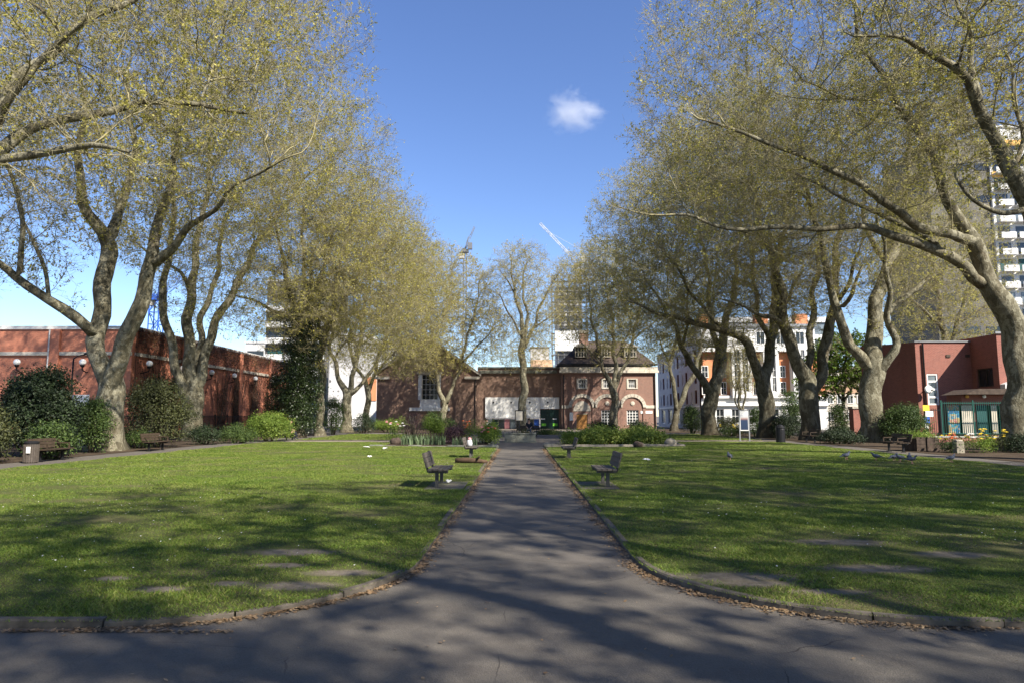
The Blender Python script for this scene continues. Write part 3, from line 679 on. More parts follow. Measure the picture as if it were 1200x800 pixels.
px_tree('plane_tree', 'slender grey plane tree forked beside the orange wall strip', 431, 76,
  [[(431,495,0,.36), (431,475,0,.33), (431,458,0,.3), (422,438,-.3,.2), (412,415,-.6,.16), (408,380,-1,.1), (402,330,-1.5,.05)],
   [(431,460,0,.26), (438,440,.3,.2), (446,415,.6,.17), (455,380,1,.12), (462,330,1.4,.06)],
   [(438,442,.3,.14), (452,422,0,.11), (475,398,-.5,.06)]],
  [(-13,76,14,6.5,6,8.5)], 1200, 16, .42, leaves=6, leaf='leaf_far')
px_tree('plane_tree', 'plane tree with a V of two limbs before the tall white church window', 521, 80,
  [[(521,495,0,.42), (521,478,0,.38), (521,472,0,.36), (513,455,0,.24), (510,430,-.2,.2), (506,395,-.4,.14), (496,350,-.8,.08), (490,310,-1,.04)],
   [(522,474,0,.3), (530,455,.2,.22), (538,432,.4,.19), (546,405,.5,.14), (556,365,.8,.09), (566,320,1,.04)],
   [(512,440,0,.15), (492,412,-.6,.11), (472,385,-1,.06)], [(540,426,.4,.13), (562,402,0,.09), (582,380,0,.05)], [(508,400,0,.12), (524,360,.6,.09), (530,310,1,.04)]],
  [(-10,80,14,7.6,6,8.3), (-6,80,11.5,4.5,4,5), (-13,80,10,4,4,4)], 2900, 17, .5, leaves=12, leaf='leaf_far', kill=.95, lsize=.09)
px_tree('plane_tree', 'slim upright plane tree in front of the white hoarding', 613, 78,
  [[(613,495,0,.48), (613,470,0,.44), (613,440,0,.40), (613,405,0,.36), (611,380,0,.24), (606,350,-.3,.17), (600,320,-.6,.1), (596,298,-.8,.05)],
   [(613,408,0,.2), (617,380,.3,.17), (614,340,.5,.12), (616,300,.6,.05)],
   [(613,410,0,.22), (624,385,.2,.18), (636,355,.5,.14), (650,325,.8,.07)],
   [(612,395,0,.14), (598,372,-.6,.11), (586,345,-1,.06)], [(624,386,.2,.1), (642,372,0,.08), (654,360,0,.05)], [(606,350,-.3,.1), (590,320,0,.06)]],
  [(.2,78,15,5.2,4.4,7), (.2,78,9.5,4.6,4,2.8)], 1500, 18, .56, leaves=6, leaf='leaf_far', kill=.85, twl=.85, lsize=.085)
px_tree('plane_tree', 'many limbed plane tree in front of the arched windows', 719, 82,
  [[(719,495,0,.50), (719,475,0,.46), (718,455,0,.40), (708,432,-.2,.24), (700,405,-.4,.2), (694,370,-.6,.14), (686,320,-1,.07)],
   [(718,458,0,.32), (721,425,0,.26), (718,385,.3,.2), (712,340,.5,.13), (708,295,.8,.05)],
   [(719,458,0,.3), (731,430,.3,.22), (741,400,.5,.18), (750,360,.8,.12), (760,315,1,.05)],
   [(708,430,-.2,.14), (690,410,-.8,.1), (672,385,-1,.05)], [(722,420,0,.13), (738,385,-.8,.1), (736,340,-1,.05)], [(742,398,.5,.12), (765,378,.6,.08), (785,365,.6,.05)]],
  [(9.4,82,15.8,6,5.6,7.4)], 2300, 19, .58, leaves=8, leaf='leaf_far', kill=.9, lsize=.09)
print('left+mid trees', _t.time()-_t0)
# right row, from far to near
px_tree('plane_tree', 'leaning two stemmed plane tree beside the pale terrace', 789, 76,
  [[(790,496,0,.36), (795,480,0,.33), (803,460,0,.29), (811,440,.3,.26), (818,420,.5,.22), (826,390,1,.16), (836,350,1.4,.1), (840,310,1.6,.05)],
   [(793,482,0,.28), (789,455,-.3,.22), (787,425,-.5,.19), (792,395,-.7,.15), (786,350,-1,.09), (780,310,-1.2,.04)],
   [(788,430,-.5,.12), (776,405,-1,.09), (762,380,-1.4,.05)]],
  [(14.5,76,14.5,7,7,8)], 1500, 21, .44, leaves=6, bark='bark_dark')
px_tree('plane_tree', 'thick trunked plane tree with a peeling orange streak near the pale terrace', 832, 58,
  [[(832,500,0,.62), (833,480,0,.60), (835,458,0,.58), (842,435,.3,.42), (848,405,.5,.36), (852,375,.8,.3), (860,335,1.2,.22), (866,285,1.6,.14), (870,230,2,.06)],
   [(832,462,0,.42), (822,442,-.4,.3), (810,425,-.8,.26), (800,405,-1.2,.22), (788,380,-1.6,.16), (772,350,-2.2,.1), (755,320,-3,.05)],
   [(838,452,0,.4), (840,420,.8,.3), (836,390,1.4,.26), (832,345,2,.2), (824,290,2.6,.12), (818,230,3,.05)],
   [(800,405,-1.2,.14), (806,375,-2,.11), (802,330,-2.6,.07)]],
  [(13.3,58,15.5,8.2,8,10), (8.5,57,11,4.5,5,4)], 2000, 22, .68, leaves=5, bark='bark_dark')
px_tree('plane_tree', 'gnarled plane tree whose low limb arches far over the lawn', 899, 52,
  [[(899,500,0,.60), (897,482,0,.58), (894,465,0,.60), (893,448,0,.55), (902,425,.3,.42), (905,395,.6,.38), (906,360,.8,.33), (912,310,1.2,.25), (920,250,1.6,.15), (925,180,2,.06)],
   [(892,450,0,.45), (886,425,-.5,.36), (876,405,-1,.32), (862,393,-1.5,.28), (845,387,-2,.25), (820,380,-2.8,.21), (795,372,-3.6,.17), (765,366,-4.6,.12), (735,352,-5.5,.06)],
   [(848,387,-2,.16), (826,362,-2.4,.13), (806,335,-3,.1), (780,300,-3.6,.05)],
   [(904,405,.6,.22), (892,375,-.6,.19), (884,330,-1.4,.15), (874,270,-2,.08)],
   [(906,370,.8,.18), (925,345,1.5,.14), (945,310,2.4,.08)]],
  [(15.5,52,16,9.5,9,10.5), (9,50,11.5,5.5,5,5)], 2300, 23, .66, leaves=5, bark='bark_dark')
px_tree('plane_tree', 'three limbed plane tree with a thick trunk beside the low dark hedge', 951, 47,
  [[(951,500,0,.62), (950,480,0,.61), (947,462,0,.62), (944,448,0,.6), (934,428,-.3,.44), (928,405,-.6,.4), (922,385,-.8,.38), (919,360,-1,.34), (910,325,-1.6,.27), (898,285,-2.2,.2), (885,230,-3,.12), (870,160,-4,.05)],
   [(950,462,0,.4), (948,435,.5,.28), (947,400,.9,.25), (953,360,1.4,.21), (958,310,2,.16), (955,240,2.6,.08)],
   [(952,460,0,.5), (963,438,.3,.4), (969,405,.6,.36), (974,370,.9,.33), (978,330,1.2,.28), (984,275,1.8,.2), (990,200,2.4,.1)],
   [(922,385,-.8,.2), (905,372,-1.6,.16), (888,368,-2.4,.12), (850,350,-4,.06)],
   [(975,360,.9,.17), (995,335,0,.14), (1005,295,-.8,.09)]],
  [(17.5,47,17,9.5,9,9.5), (11,46,13,5,5,6)], 2300, 24, .68, leaves=5, bark='bark_dark')
px_tree('plane_tree', 'tall smooth plane tree with raised side limbs beside the red brick building', 1024, 44,
  [[(1023,500,0,.74), (1022,475,0,.68), (1021,450,0,.66), (1021,428,0,.6), (1024,395,.2,.52), (1030,350,.5,.43), (1040,310,1,.35), (1052,270,1.6,.28), (1062,210,2.2,.2), (1068,140,2.6,.1), (1075,60,3,.04)],
   [(1019,432,0,.42), (1007,416,-.3,.34), (993,401,-.6,.31), (985,380,-.8,.29), (983,360,-1,.26), (973,330,-1.4,.22), (962,290,-2,.18), (950,240,-2.6,.13), (938,170,-3.2,.06)],
   [(1024,440,0,.4), (1037,426,-.5,.3), (1049,411,-.8,.26), (1050,395,-.9,.22), (1043,372,-1.2,.2), (1040,340,-1.8,.16), (1034,290,-2.6,.1), (1030,220,-3.4,.05)],
   [(1034,372,.4,.22), (1052,357,.6,.19), (1072,340,.8,.16), (1100,318,1,.1), (1135,300,1.2,.05)],
   [(984,362,-1,.16), (1000,345,-2,.12), (1010,310,-2.8,.07)],
   [(1040,310,1,.2), (1018,270,1.5,.16), (1008,215,2,.1), (1000,150,2.5,.05)]],
  [(20.5,44,17.5,9.5,8.5,9.5), (14,43,16,5,6,6), (27.5,46,12,5,4,4.5)], 2600, 25, .80, leaves=5)
px_tree('plane_tree', 'leaning plane tree whose long bare limbs sweep across the lawn', 1196, 33,
  [[(1196,505,0,.72), (1198,480,0,.66), (1197,450,0,.62), (1193,420,0,.58), (1184,388,0,.56), (1172,355,-.2,.52), (1160,330,-.4,.45), (1152,305,-.6,.38), (1141,281,-.8,.33), (1131,266,-.9,.28), (1116,243,-1.1,.25), (1103,222,-1.3,.23), (1092,185,-1.6,.2), (1076,155,-1.9,.18), (1060,130,-2.1,.17), (1044,100,-2.3,.14), (1022,72,-2.5,.11), (1004,42,-2.7,.09), (998,15,-3,.07), (986,-15,-3.2,.05)],
   [(1156,335,-.3,.34), (1140,326,-.6,.28), (1122,308,-1,.25), (1105,296,-1.4,.23), (1078,285,-2,.2), (1052,277,-2.4,.18), (1028,270,-2.8,.16), (1000,265,-3.2,.14), (960,268,-3.6,.12), (915,267,-4,.11), (870,268,-4.4,.09), (835,265,-4.8,.07), (800,252,-5.2,.055), (760,250,-5.6,.035), (728,243,-6,.02)],
   [(1140,283,-.8,.27), (1118,277,-1.6,.23), (1090,270,-2.4,.21), (1065,255,-3,.19), (1035,236,-3.8,.165), (1000,214,-4.6,.145), (968,196,-5.2,.12), (930,178,-5.8,.1), (890,163,-6.4,.08), (850,150,-6.8,.06), (815,140,-7.2,.04)],
   [(1105,292,-1.5,.15), (1072,270,-1,.13), (1030,252,-.4,.12), (985,232,.2,.1), (940,205,.8,.07), (900,190,1.2,.04)],
   [(1092,185,-1.6,.1), (1120,150,-1,.08), (1128,100,-.4,.06), (1140,40,0,.03)],
   [(1060,130,-2.1,.09), (1030,118,-3,.07), (985,115,-4,.05), (940,95,-5,.03)]],
  [(15,32,18.5,9.5,8.5,9), (9.5,29.5,12.5,4.5,4.5,4), (8.5,30,16.5,4,5,5), (22,33,20,6,7,7)], 2300, 26, .85, leaves=5, kill=1.0, twig_max=.04)
print('right trees', _t.time()-_t0)
px_tree('plane_tree', 'plane tree leaning in over the pavement edge beside the tall white tower', 1300, 25,
  [[(1296,500,0,.6), (1285,450,0,.56), (1262,380,0,.5), (1240,310,0,.42), (1210,250,-.2,.34), (1190,215,-.4,.3), (1174,190,-.5,.27), (1165,165,-.6,.22), (1152,132,-.8,.2), (1140,100,-1,.17), (1112,72,-1.4,.13), (1080,55,-1.8,.1), (1040,45,-2.2,.07), (1000,40,-2.6,.04)],
   [(1150,130,-.8,.14), (1138,75,-.6,.11), (1128,30,-.4,.08), (1124,-30,0,.04)],
   [(1205,245,-.2,.12), (1175,250,-1,.09), (1140,235,-1.6,.07), (1115,205,-2,.04)], [(1190,215,-.4,.1), (1192,150,0,.08), (1180,60,.6,.04)]],
  [(18.5,24,16.5,6.5,7,7), (13.5,22.5,18.5,3.5,4,4)], 1500, 27, .7, leaves=5, kill=1.0, twl=.7)
px_tree('plane_tree', 'plane tree reaching in with long drooping limbs above the dark rounded bush', -95, 21,
  [[(-92,500,0,.6), (-90,430,0,.55), (-85,360,0,.48), (-72,290,0,.4), (-50,235,.2,.3), (-20,200,.5,.22), (12,162,.8,.19), (60,145,1.1,.16), (112,131,1.4,.14), (170,123,1.8,.115), (235,121,2.2,.09), (290,135,2.6,.05)],
   [(-60,255,.2,.2), (-25,205,.2,.16), (10,187,0,.14), (55,176,-.2,.12), (105,173,-.4,.09), (150,178,-.6,.05)],
   [(-55,245,.2,.24), (-20,160,1,.2), (20,100,1.8,.17), (75,45,2.4,.14), (115,18,2.8,.12), (160,-5,3.2,.09), (215,-15,3.6,.06)],
   [(-40,220,.3,.16), (0,130,0,.13), (40,80,-.4,.1), (100,30,-.8,.06)], [(235,121,2.2,.06), (243,95,2.4,.05), (252,70,2.6,.03)]],
  [(-15.5,22,15,6.5,6,6.5), (-12,23.5,17,5,5,5)], 1500, 28, .7, leaves=6, kill=1.0, twl=.75)
print('near trees', _t.time()-_t0)
# the rest of the ring stands behind and beside the viewpoint and throws the shade in front; two grown shapes are repeated
def gen_tree(seed, H=23, cr=8.5):
    rg = random.Random(seed); L = [[(0,0,-.15,.62), (0,0,.6,.58), (.2,.1,3,.5), (.1,.3,5.5,.45), (.5,.2,10,.3), (.2,.6,15,.17), (.4,.2,H-4,.06)]]
    for k in range(6):
        a = k*1.05+rg.uniform(-.3, .3); z = rg.uniform(4.2, 9); l = rg.uniform(.65, .95)*cr
        L.append([(.1, .2, z, .24), (l*.3*math.cos(a), l*.3*math.sin(a), z+1.8, .19), (l*.62*math.cos(a+.1), l*.62*math.sin(a+.1), z+4.2, .12), (l*math.cos(a+.15), l*math.sin(a+.15), z+rg.uniform(5, 8), .05)])
    sk = skeleton(L, [(0,0,H*.62,cr,cr,H*.38)], 3600, seed, kill=.8); return tree_meshes('ring'+str(seed), sk, seed, twigs=3, leaves=8, lsize=.13)
g1, g2 = gen_tree(41), gen_tree(42, 25, 9)
RING = 'plane trees behind the viewpoint that shade the path'
for i, (x, y, rz, s) in enumerate([(20.5,9,.3,1), (21,-4,1.7,1.02), (12.5,-6,2.9,1), (4.5,-13,4.1,1.05), (-9,-11,5.2,1), (30,2,.9,1)]):
    place_tree('plane_tree', 'plane tree of the outer ring standing outside the view, throwing shade on the path', (x, y, 0), (g1, g2)[i % 2], RING, rz, s)
# smaller trees
px_tree('plane_tree', 'plane tree behind the red brick building, its crown veiling the dark side of the tower', 1112, 62,
  [[(1112,495,0,.45), (1112,450,0,.42), (1110,410,0,.36), (1104,370,0,.26), (1096,330,-.4,.18), (1088,280,-.8,.1), (1084,240,-1,.04)], [(1110,412,0,.26), (1124,375,.3,.2), (1138,335,.5,.14), (1148,290,.7,.07)], [(1106,385,0,.18), (1082,362,-.6,.13), (1062,345,-1,.07)], [(1124,378,.3,.13), (1150,362,0,.09), (1176,350,0,.04)]],
  [(38.5,62,14.5,6.5,5.5,8)], 1500, 33, .5, leaves=6)
px_tree('young_tree', 'young multi stemmed bare tree behind the notice board', 868, 62,
  [[(868,495,0,.12), (868,480,0,.11), (866,450,0,.09), (863,420,0,.06), (860,395,0,.03)], [(869,488,0,.1), (874,455,.2,.08), (880,420,.3,.05), (884,398,.3,.02)], [(868,485,0,.08), (860,455,-.2,.06), (850,425,-.3,.03)], [(868,470,0,.06), (870,430,.3,.04), (872,400,.4,.02)]],
  [(20,62,6,2.3,2,2.6)], 260, 31, .14, kill=.55, infl=5, step=.3, leaves=1, twl=.6, group='small garden trees', bark='bark_dark')
px_tree('young_tree', 'bright green young tree behind the green railings', 988, 64,
  [[(988,495,0,.18), (988,470,0,.16), (990,440,0,.12), (994,410,0,.06)], [(988,475,0,.12), (1000,445,.3,.08), (1010,420,.5,.04)], [(988,470,0,.12), (975,445,-.3,.08), (962,425,-.5,.04)]],
  [(30.5,64,6.5,3.6,3,3), (28,64,4.6,2.2,2,1.8)], 520, 32, .2, kill=.55, infl=6, step=.35, leaf='fresh_tree', leaves=10, lsize=.16, twl=.6, group='small garden trees', bark='bark_dark')
print('trees', _t.time()-_t0)
# ---------------------------------------------------------------- buildings
def facade(mb, x0, x1, z0, z1, y, holes, depth=.2, axis=1, sgn=-1):
    """flat wall with rectangular openings and their reveals; axis 1: faces -Y at y; axis 0: faces +-X at x=y (x0,x1 then run along Y)"""
    def pt(a, z, q): return (a, q, z) if axis == 1 else (q, a, z)
    xs = sorted({x0, x1, *[h[0] for h in holes], *[h[1] for h in holes]}); zs = sorted({z0, z1, *[h[2] for h in holes], *[h[3] for h in holes]})
    for a, b in zip(xs[:-1], xs[1:]):
        for c, d in zip(zs[:-1], zs[1:]):
            cx, cz = (a+b)/2, (c+d)/2
            if any(h[0] < cx < h[1] and h[2] < cz < h[3] for h in holes): continue
            mb.add([pt(a,c,y), pt(b,c,y), pt(b,d,y), pt(a,d,y)], [(0,1,2,3)])
    q = y-sgn*depth
    for a, b, c, d in [h[:4] for h in holes]:
        mb.add([pt(a,c,y), pt(b,c,y), pt(b,d,y), pt(a,d,y), pt(a,c,q), pt(b,c,q), pt(b,d,q), pt(a,d,q)], [(0,1,5,4), (1,2,6,5), (2,3,7,6), (3,0,4,7)])
def window(par, x0, x1, z0, z1, y, nx, nz, fr='white', gl='glass', fw=.07, axis=1, sgn=-1, name='window', bar=.035, inset=.1):
    """framed window set into a wall opening: frame with glazing bars, and its glass as a sub-part"""
    def bx(mb, a0, a1, c0, c1, q0, q1): return mb.box((a0, min(q0,q1), c0), (a1, max(q0,q1), c1)) if axis == 1 else mb.box((min(q0,q1), a0, c0), (max(q0,q1), a1, c1))
    i = y-sgn*inset; f = MB()
    bx(f, x0, x0+fw, z0, z1, i, i-sgn*.08); bx(f, x1-fw, x1, z0, z1, i, i-sgn*.08); bx(f, x0+fw, x1-fw, z0, z0+fw, i, i-sgn*.08); bx(f, x0+fw, x1-fw, z1-fw, z1, i, i-sgn*.08)
    for k in range(1, nx): c = x0+(x1-x0)*k/nx; bx(f, c-bar/2, c+bar/2, z0+fw, z1-fw, i-sgn*.01, i-sgn*.05)
    for k in range(1, nz): c = z0+(z1-z0)*k/nz; bx(f, x0+fw, x1-fw, c-bar/2, c+bar/2, i-sgn*.013, i-sgn*.047)
    o = f.build(name, M[fr], par); g = bx(MB(), x0+fw*.5, x1-fw*.5, z0+fw*.5, z1-fw*.5, i-sgn*.06, i-sgn*.075); g.build('pane', M[gl], o); return o
YB = 88.0
def bx(px): return ray(px, 480).x/ray(px, 480).y*YB
def bz(py, Y=YB): return P(609, py, Y).z
# -- gabled hall
hl, hr = bx(441), bx(559); he = bz(437); ha = bz(397); hc = (hl+hr)/2
t = thing('gabled_brick_hall', 'brown brick hall with a white edged gable and one tall white window', 'building', (hc, YB, 0)); T = lambda mb, n, m, sm=False: mb.build(n, M[m], t, sm, (hc, YB, 0)) 
wx0, wx1, wz0, wz1 = bx(493)+.1, bx(513), bz(468), bz(438)
mb = MB(); facade(mb, hl, hr, 0, he, YB, [(wx0, wx1, wz0, wz1)], .25); mb.add([(hl,YB,he),(hr,YB,he),(hc,YB,ha)], [(0,1,2)])
mb.add([(hl,YB,0),(hl,YB+22,0),(hl,YB+22,he),(hl,YB,he)], [(0,1,2,3)]); mb.add([(hr,YB,0),(hr,YB+22,0),(hr,YB+22,he),(hr,YB,he)], [(0,1,2,3)]); T(mb, 'wall', 'brick_church')
for s in (0, 1):
    a = hl-.5 if s == 0 else hr+.5; mb = MB().prism([(a, he-.12), (hc, ha+.28), (hc, ha+.03), (a, he-.4)] if s == 0 else [(a, he-.12), (a, he-.4), (hc, ha+.03), (hc, ha+.28)], 1, YB-.45, YB-.003); T(mb, 'gable_cornice', 'stone')
    mb = MB().prism([(a, he-.05), (hc, ha+.40), (hc, ha+.29), (a, he-.115)] if s == 0 else [(a, he-.05), (a, he-.115), (hc, ha+.29), (hc, ha+.40)], 1, YB-.5, YB+22); T(mb, 'roof', 'lead')
mb = MB().box((hl-.35,YB-.35,he-.75),(bx(456),YB-.004,he-.42)); T(mb, 'cornice', 'stone')
mb = MB().box((bx(544),YB-.35,he-.75),(hr+.3,YB-.004,he-.42)); T(mb, 'cornice', 'stone')
mb = MB().box((bx(488),YB-.2,wz1+.02),(bx(518),YB-.004,wz1+.3)); T(mb, 'lintel', 'stone')
sb = MB().box((bx(480),YB-.3,bz(481)),(bx(527),YB-.004,bz(477))); T(sb, 'sill', 'white')
mb = MB().box((bx(492),YB-.06,bz(477)+.01),(bx(516),YB-.004,wz0-.01)); T(mb, 'window_apron', 'white')
T(MB().box((bx(492)-.25,YB-.08,wz0),(wx0-.01,YB-.003,wz1)), 'window_jamb', 'white'); T(MB().box((wx1+.01,YB-.08,wz0),(wx1+.35,YB-.003,wz1)), 'window_jamb', 'white')
w = window(None, wx0, wx1, wz0, wz1, YB, 4, 5)
def adopt(o, par):                      # keep world place while parenting
    o.parent = par; o.matrix_parent_inverse = Matrix.Translation(par.location).inverted()
def fixT(par):
    for c in list(COL.objects):
        if c.parent == par: c.matrix_parent_inverse = Matrix.Translation(par.location).inverted()
adopt(w, t); fixT(t)
dp = MB().tube([(hr-.25,YB-.1,he-.5),(hr-.25,YB-.1,.2)], .06, 6); T(dp, 'drainpipe', 'iron'); fixT(t)
# -- middle range
ml, mr = hr+.01, bx(657.5); mz = bz(431)
t = thing('brick_range', 'low brown brick range with a white hoarding over its glazed entrance', 'building', ((ml+mr)/2, YB, 0)); T = lambda mb, n, m, sm=False: mb.build(n, M[m], t, sm, t.location)
ox0, ox1, oz1 = bx(568.5), bx(655.5), bz(465)
mb = MB(); YM = YB+.5; facade(mb, ml, mr, 0, mz, YM, [(ox0+.05, ox1-.05, .02, bz(489.5))], .6); T(mb, 'wall', 'brick_church')
T(MB().box((ml+.35,YM-.32,mz-.65),(mr-.45,YM-.004,mz-.25)), 'cornice', 'stone_grey'); T(MB().box((ml,YM-.12,mz),(mr,YM+.3,mz+.2)), 'parapet', 'stone_grey')
T(MB().box((ml,YM+.4,mz-.2),(mr,YM+14,mz+.02)), 'roof', 'lead')
T(MB().box((ox0,YM-.28,bz(489)),(bx(633),YM-.02,oz1)), 'hoarding', 'white'); T(MB().box((bx(633)+.02,YM-.26,bz(478.5)),(ox1,YM-.02,oz1)), 'hoarding', 'white')
for q in (578, 599, 621, 642): T(MB().lathe((bx(q),YM-.34,oz1-.75), [(.09,0),(.12,.1),(.05,.22)], 10), 'spotlight', 'iron')
T(MB().box((bx(633)+.05,YM-.12,.03),(ox1-.05,YM-.03,bz(479.5))), 'green_door', 'dark_green')
for q in (637, 650.5):
    T(MB().box((bx(q)-.28,YM-.16,bz(498.6)),(bx(q)+.32,YM-.125,bz(495.6))), 'door_reflection', 'bright_green'); T(MB().box((bx(q)-.3,YM-.16,bz(491)),(bx(q)+.2,YM-.125,bz(489.8))), 'door_sign', 'white')  # bright green slabs are reflections on the door, put in as solid colour
cols = ['render_white', 'dark_green', 'glass', 'pink', 'glass_pale', 'glass', 'white', 'glass', 'crane_blue', 'glass_pale']
for k in range(9):
    a = ox0+.1+(bx(632)-ox0-.1)*k/9; b = ox0+.1+(bx(632)-ox0-.1)*(k+1)/9
    o = MB().box((a,YM+.15,.05),(a+.09,YM+.25,bz(490))); T(o, 'door_frame', 'iron'); T(MB().box((a+.1,YM+.2,.05),(b-.01,YM+.22,bz(490)-.05)), 'glazed_door', cols[k])
fixT(t)
# grey plant room and tan lean-to on the roof behind
t = thing('roof_plant_room', 'grey boxy plant room with a tan pitched lean-to behind the parapet', 'plant room', (bx(634), YB+8, mz)); T = lambda mb, n, m, sm=False: mb.build(n, M[m], t, sm, t.location)
k = (YB+8)/YB; a0, a1 = bx(622)*k, bx(644)*k
T(MB().box((a0,YB+8.6,mz-.1),(a1,YB+12,bz(407, YB+8))), 'wall', 'grey_render'); T(MB().box((a0-.1,YB+8.5,bz(407, YB+8)),(a1+.1,YB+12.1,bz(407, YB+8)+.18)), 'roof', 'lead')
T(MB().prism([(YB+6,mz+.05),(YB+8.4,bz(421, YB+8)),(YB+8.4,mz+.05)], 0, a0, a1+.4), 'lean_to', 'tan'); fixT(t)
# -- arched pavilion
pl, pr = bx(658), bx(768); pz = bz(430); YP = YB-.6; pc = (pl+pr)/2
t = thing('arched_brick_pavilion', 'red brown brick pavilion with three stone arches and a hipped dormered roof', 'building', (pc, YP, 0)); T = lambda mb, n, m, sm=False: mb.build(n, M[m], t, sm, t.location)
ups = [(bx(675.5), bx(688)), (bx(704.5), bx(717)), (bx(734), bx(747))]; uz0, uz1 = bz(455.5), bz(443.5)
acs = [bx(681.5), bx(711), bx(740.5)]; ra = 1.32; zs_ = bz(478)
holes = [(a+.22, b-.22, uz0+.12, uz1-.12) for a, b in ups]
gw = [(acs[1]-.75, acs[1]+.75, bz(497), bz(480)), (acs[2]-.75, acs[2]+.75, bz(497), bz(480))]; dr = (acs[0]-.72, acs[0]+.72, .03, bz(484.5))
mb = MB(); facade(mb, pl, pr, 0, pz, YP, holes+gw+[dr], .22)
mb.add([(pl,YP,0),(pl,YP+11,0),(pl,YP+11,pz),(pl,YP,pz)], [(0,1,2,3)]); mb.add([(pr,YP,0),(pr,YP+11,0),(pr,YP+11,pz),(pr,YP,pz)], [(0,1,2,3)]); T(mb, 'wall', 'brick_pav')
T(MB().box((pl-.3,YP-.4,bz(437)),(pr+.35,YP-.004,bz(434.2))).box((pl-.2,YP-.25,bz(434.1)),(pr+.25,YP-.004,bz(430))), 'cornice', 'stone')
for a, b in zip([pl-.02]+[x+ra+.32 for x in acs], [x-ra-.32 for x in acs]+[pr+.02]):
    T(MB().box((a,YP-.1,zs_),(b,YP-.003,zs_+.38)), 'string_course', 'stone')
for i, c in enumerate(acs):
    ar = MB()
    for k in range(11):
        a0, a1 = math.pi*k/11+.012, math.pi*(k+1)/11-.012; q = [(c+rr*math.cos(a), zs_+.1+rr*math.sin(a)) for rr, a in ((ra, a0), (ra, (a0+a1)/2), (ra, a1), (ra+.42, a1), (ra+.42, (a0+a1)/2), (ra+.42, a0))]
        ar.prism(q, 1, YP-.16, YP-.003)
    T(ar, 'stone_arch', 'stone')
    T(MB().box((c-ra-.3,YP-.12,.0),(c-ra+.02,YP-.003,zs_-.01)), 'arch_pier', 'brick_pav'); T(MB().box((c+ra-.02,YP-.12,0),(c+ra+.3,YP-.003,zs_-.01)), 'arch_pier', 'brick_pav')
    if i == 0:
        half = [(c+(ra-.2)*math.cos(math.pi*k/14), zs_-.35+(ra-.05)*math.sin(math.pi*k/14)) for k in range(15)]; T(MB().prism(half, 1, YP-.05, YP-.002), 'tympanum', 'stone')
        d = MB().box((dr[0]+.02,YP+.1,.03),(dr[1]-.02,YP+.16,dr[3]-.02)); o = d.build('door', M['wood_door'], t, False, t.location); h = MB().sphere((c+.35,YP+.06,1.05), .05, 8).build('handle', M['iron'], o, False, t.location); h.location = (0,0,0)
    else:
        T(MB().sphere((c, YP-.05, zs_+.62), (.28,.08,.28), 12), 'roundel', 'stone')
        adopt(window(None, *gw[i-1][:2], *gw[i-1][2:], YP, 4, 5, fw=.09, bar=.06), t)
for (a, b), h in zip(ups, holes):
    T(MB().box((a,YP-.08,uz0),(h[0]-.001,YP-.003,uz1)).box((h[1]+.001,YP-.08,uz0),(b,YP-.003,uz1)).box((h[0],YP-.08,h[3]+.001),(h[1],YP-.003,uz1)).box((h[0],YP-.08,uz0),(h[1],YP-.003,h[2]-.001)), 'window_surround', 'stone')
    adopt(window(None, *h, YP, 4, 2, fw=.06, bar=.05), t)
ridge = bz(400, YB+5); e0, e1 = bx(655)-.2, bx(767.5)+.2; r0, r1_ = bx(683)*1.05, bx(735)*1.05; zb = bz(427.5)
rf = MB().add([(e0,YP-.3,zb),(e1,YP-.3,zb),(e1,YP+11.3,zb),(e0,YP+11.3,zb),(r0,YP+5.5,ridge),(r1_,YP+5.5,ridge)], [(0,1,5,4),(1,2,5),(2,3,4,5),(3,0,4),(0,3,2,1)]); ro = rf.build('roof', M['tile'], t, False, t.location)
T(MB().box((e0-.05,YP-.42,zb-.12),(e1+.05,YP-.3,zb+.1)), 'gutter', 'iron')
def sub(mb, n, m, par): o = mb.build(n, M[m], par, False, t.location); o.location = (0,0,0); return o
for q in (680.5, 708, 738):
    c = bx(q)*1.02; y0 = YP+1.1; z0, z1 = bz(418.5, YB+1), bz(406.5, YB+1)
    o = T(MB().box((c-.85,y0,z0),(c+.85,y0+3,z1)), 'dormer', 'tile')
    sub(MB().box((c-.72,y0-.05,z0+.1),(c+.72,y0-.02,z1-.15)), 'pane', 'glass', o)
    fr = MB()
    for k in range(5): fr.box((c-.72+k*.36-.04,y0-.1,z0+.05),(c-.72+k*.36+.04,y0-.055,z1-.1))
    fr.box((c-.8,y0-.11,z0-.02),(c+.8,y0-.06,z0+.05)).box((c-.8,y0-.11,(z0+z1)/2-.03),(c+.8,y0-.102,(z0+z1)/2+.03)).box((c-.95,y0-.25,z1-.1),(c+.95,y0-.03,z1+.06))
    sub(fr, 'frame', 'stone', o); sub(MB().prism([(c+.6*math.cos(math.pi*k/8), z1+.07+.35*math.sin(math.pi*k/8)) for k in range(9)], 1, y0-.2, y0+1.2), 'hood', 'stone', o)
ch = T(MB().box((bx(680)*1.05,YP+4.6,ridge-.8),(bx(690)*1.05,YP+5.9,bz(391.5, YB+5))), 'chimney', 'brick_pav')
sub(MB().box((bx(679)*1.05,YP+4.5,bz(391.4, YB+5)),(bx(691)*1.05,YP+6,bz(388, YB+5))), 'chimney_cap', 'stone', ch)
T(MB().box((bx(667),YP-.2,1.1),(bx(671),YP-.01,2.1)), 'notice_case', 'white')
T(MB().tube([(pl+.25,YP-.12,pz-1),(pl+.25,YP-.12,.1)], .07, 6), 'drainpipe', 'iron'); T(MB().tube([(pr-.15,YP-.12,pz-1),(pr-.15,YP-.12,.1)], .07, 6), 'drainpipe', 'iron')
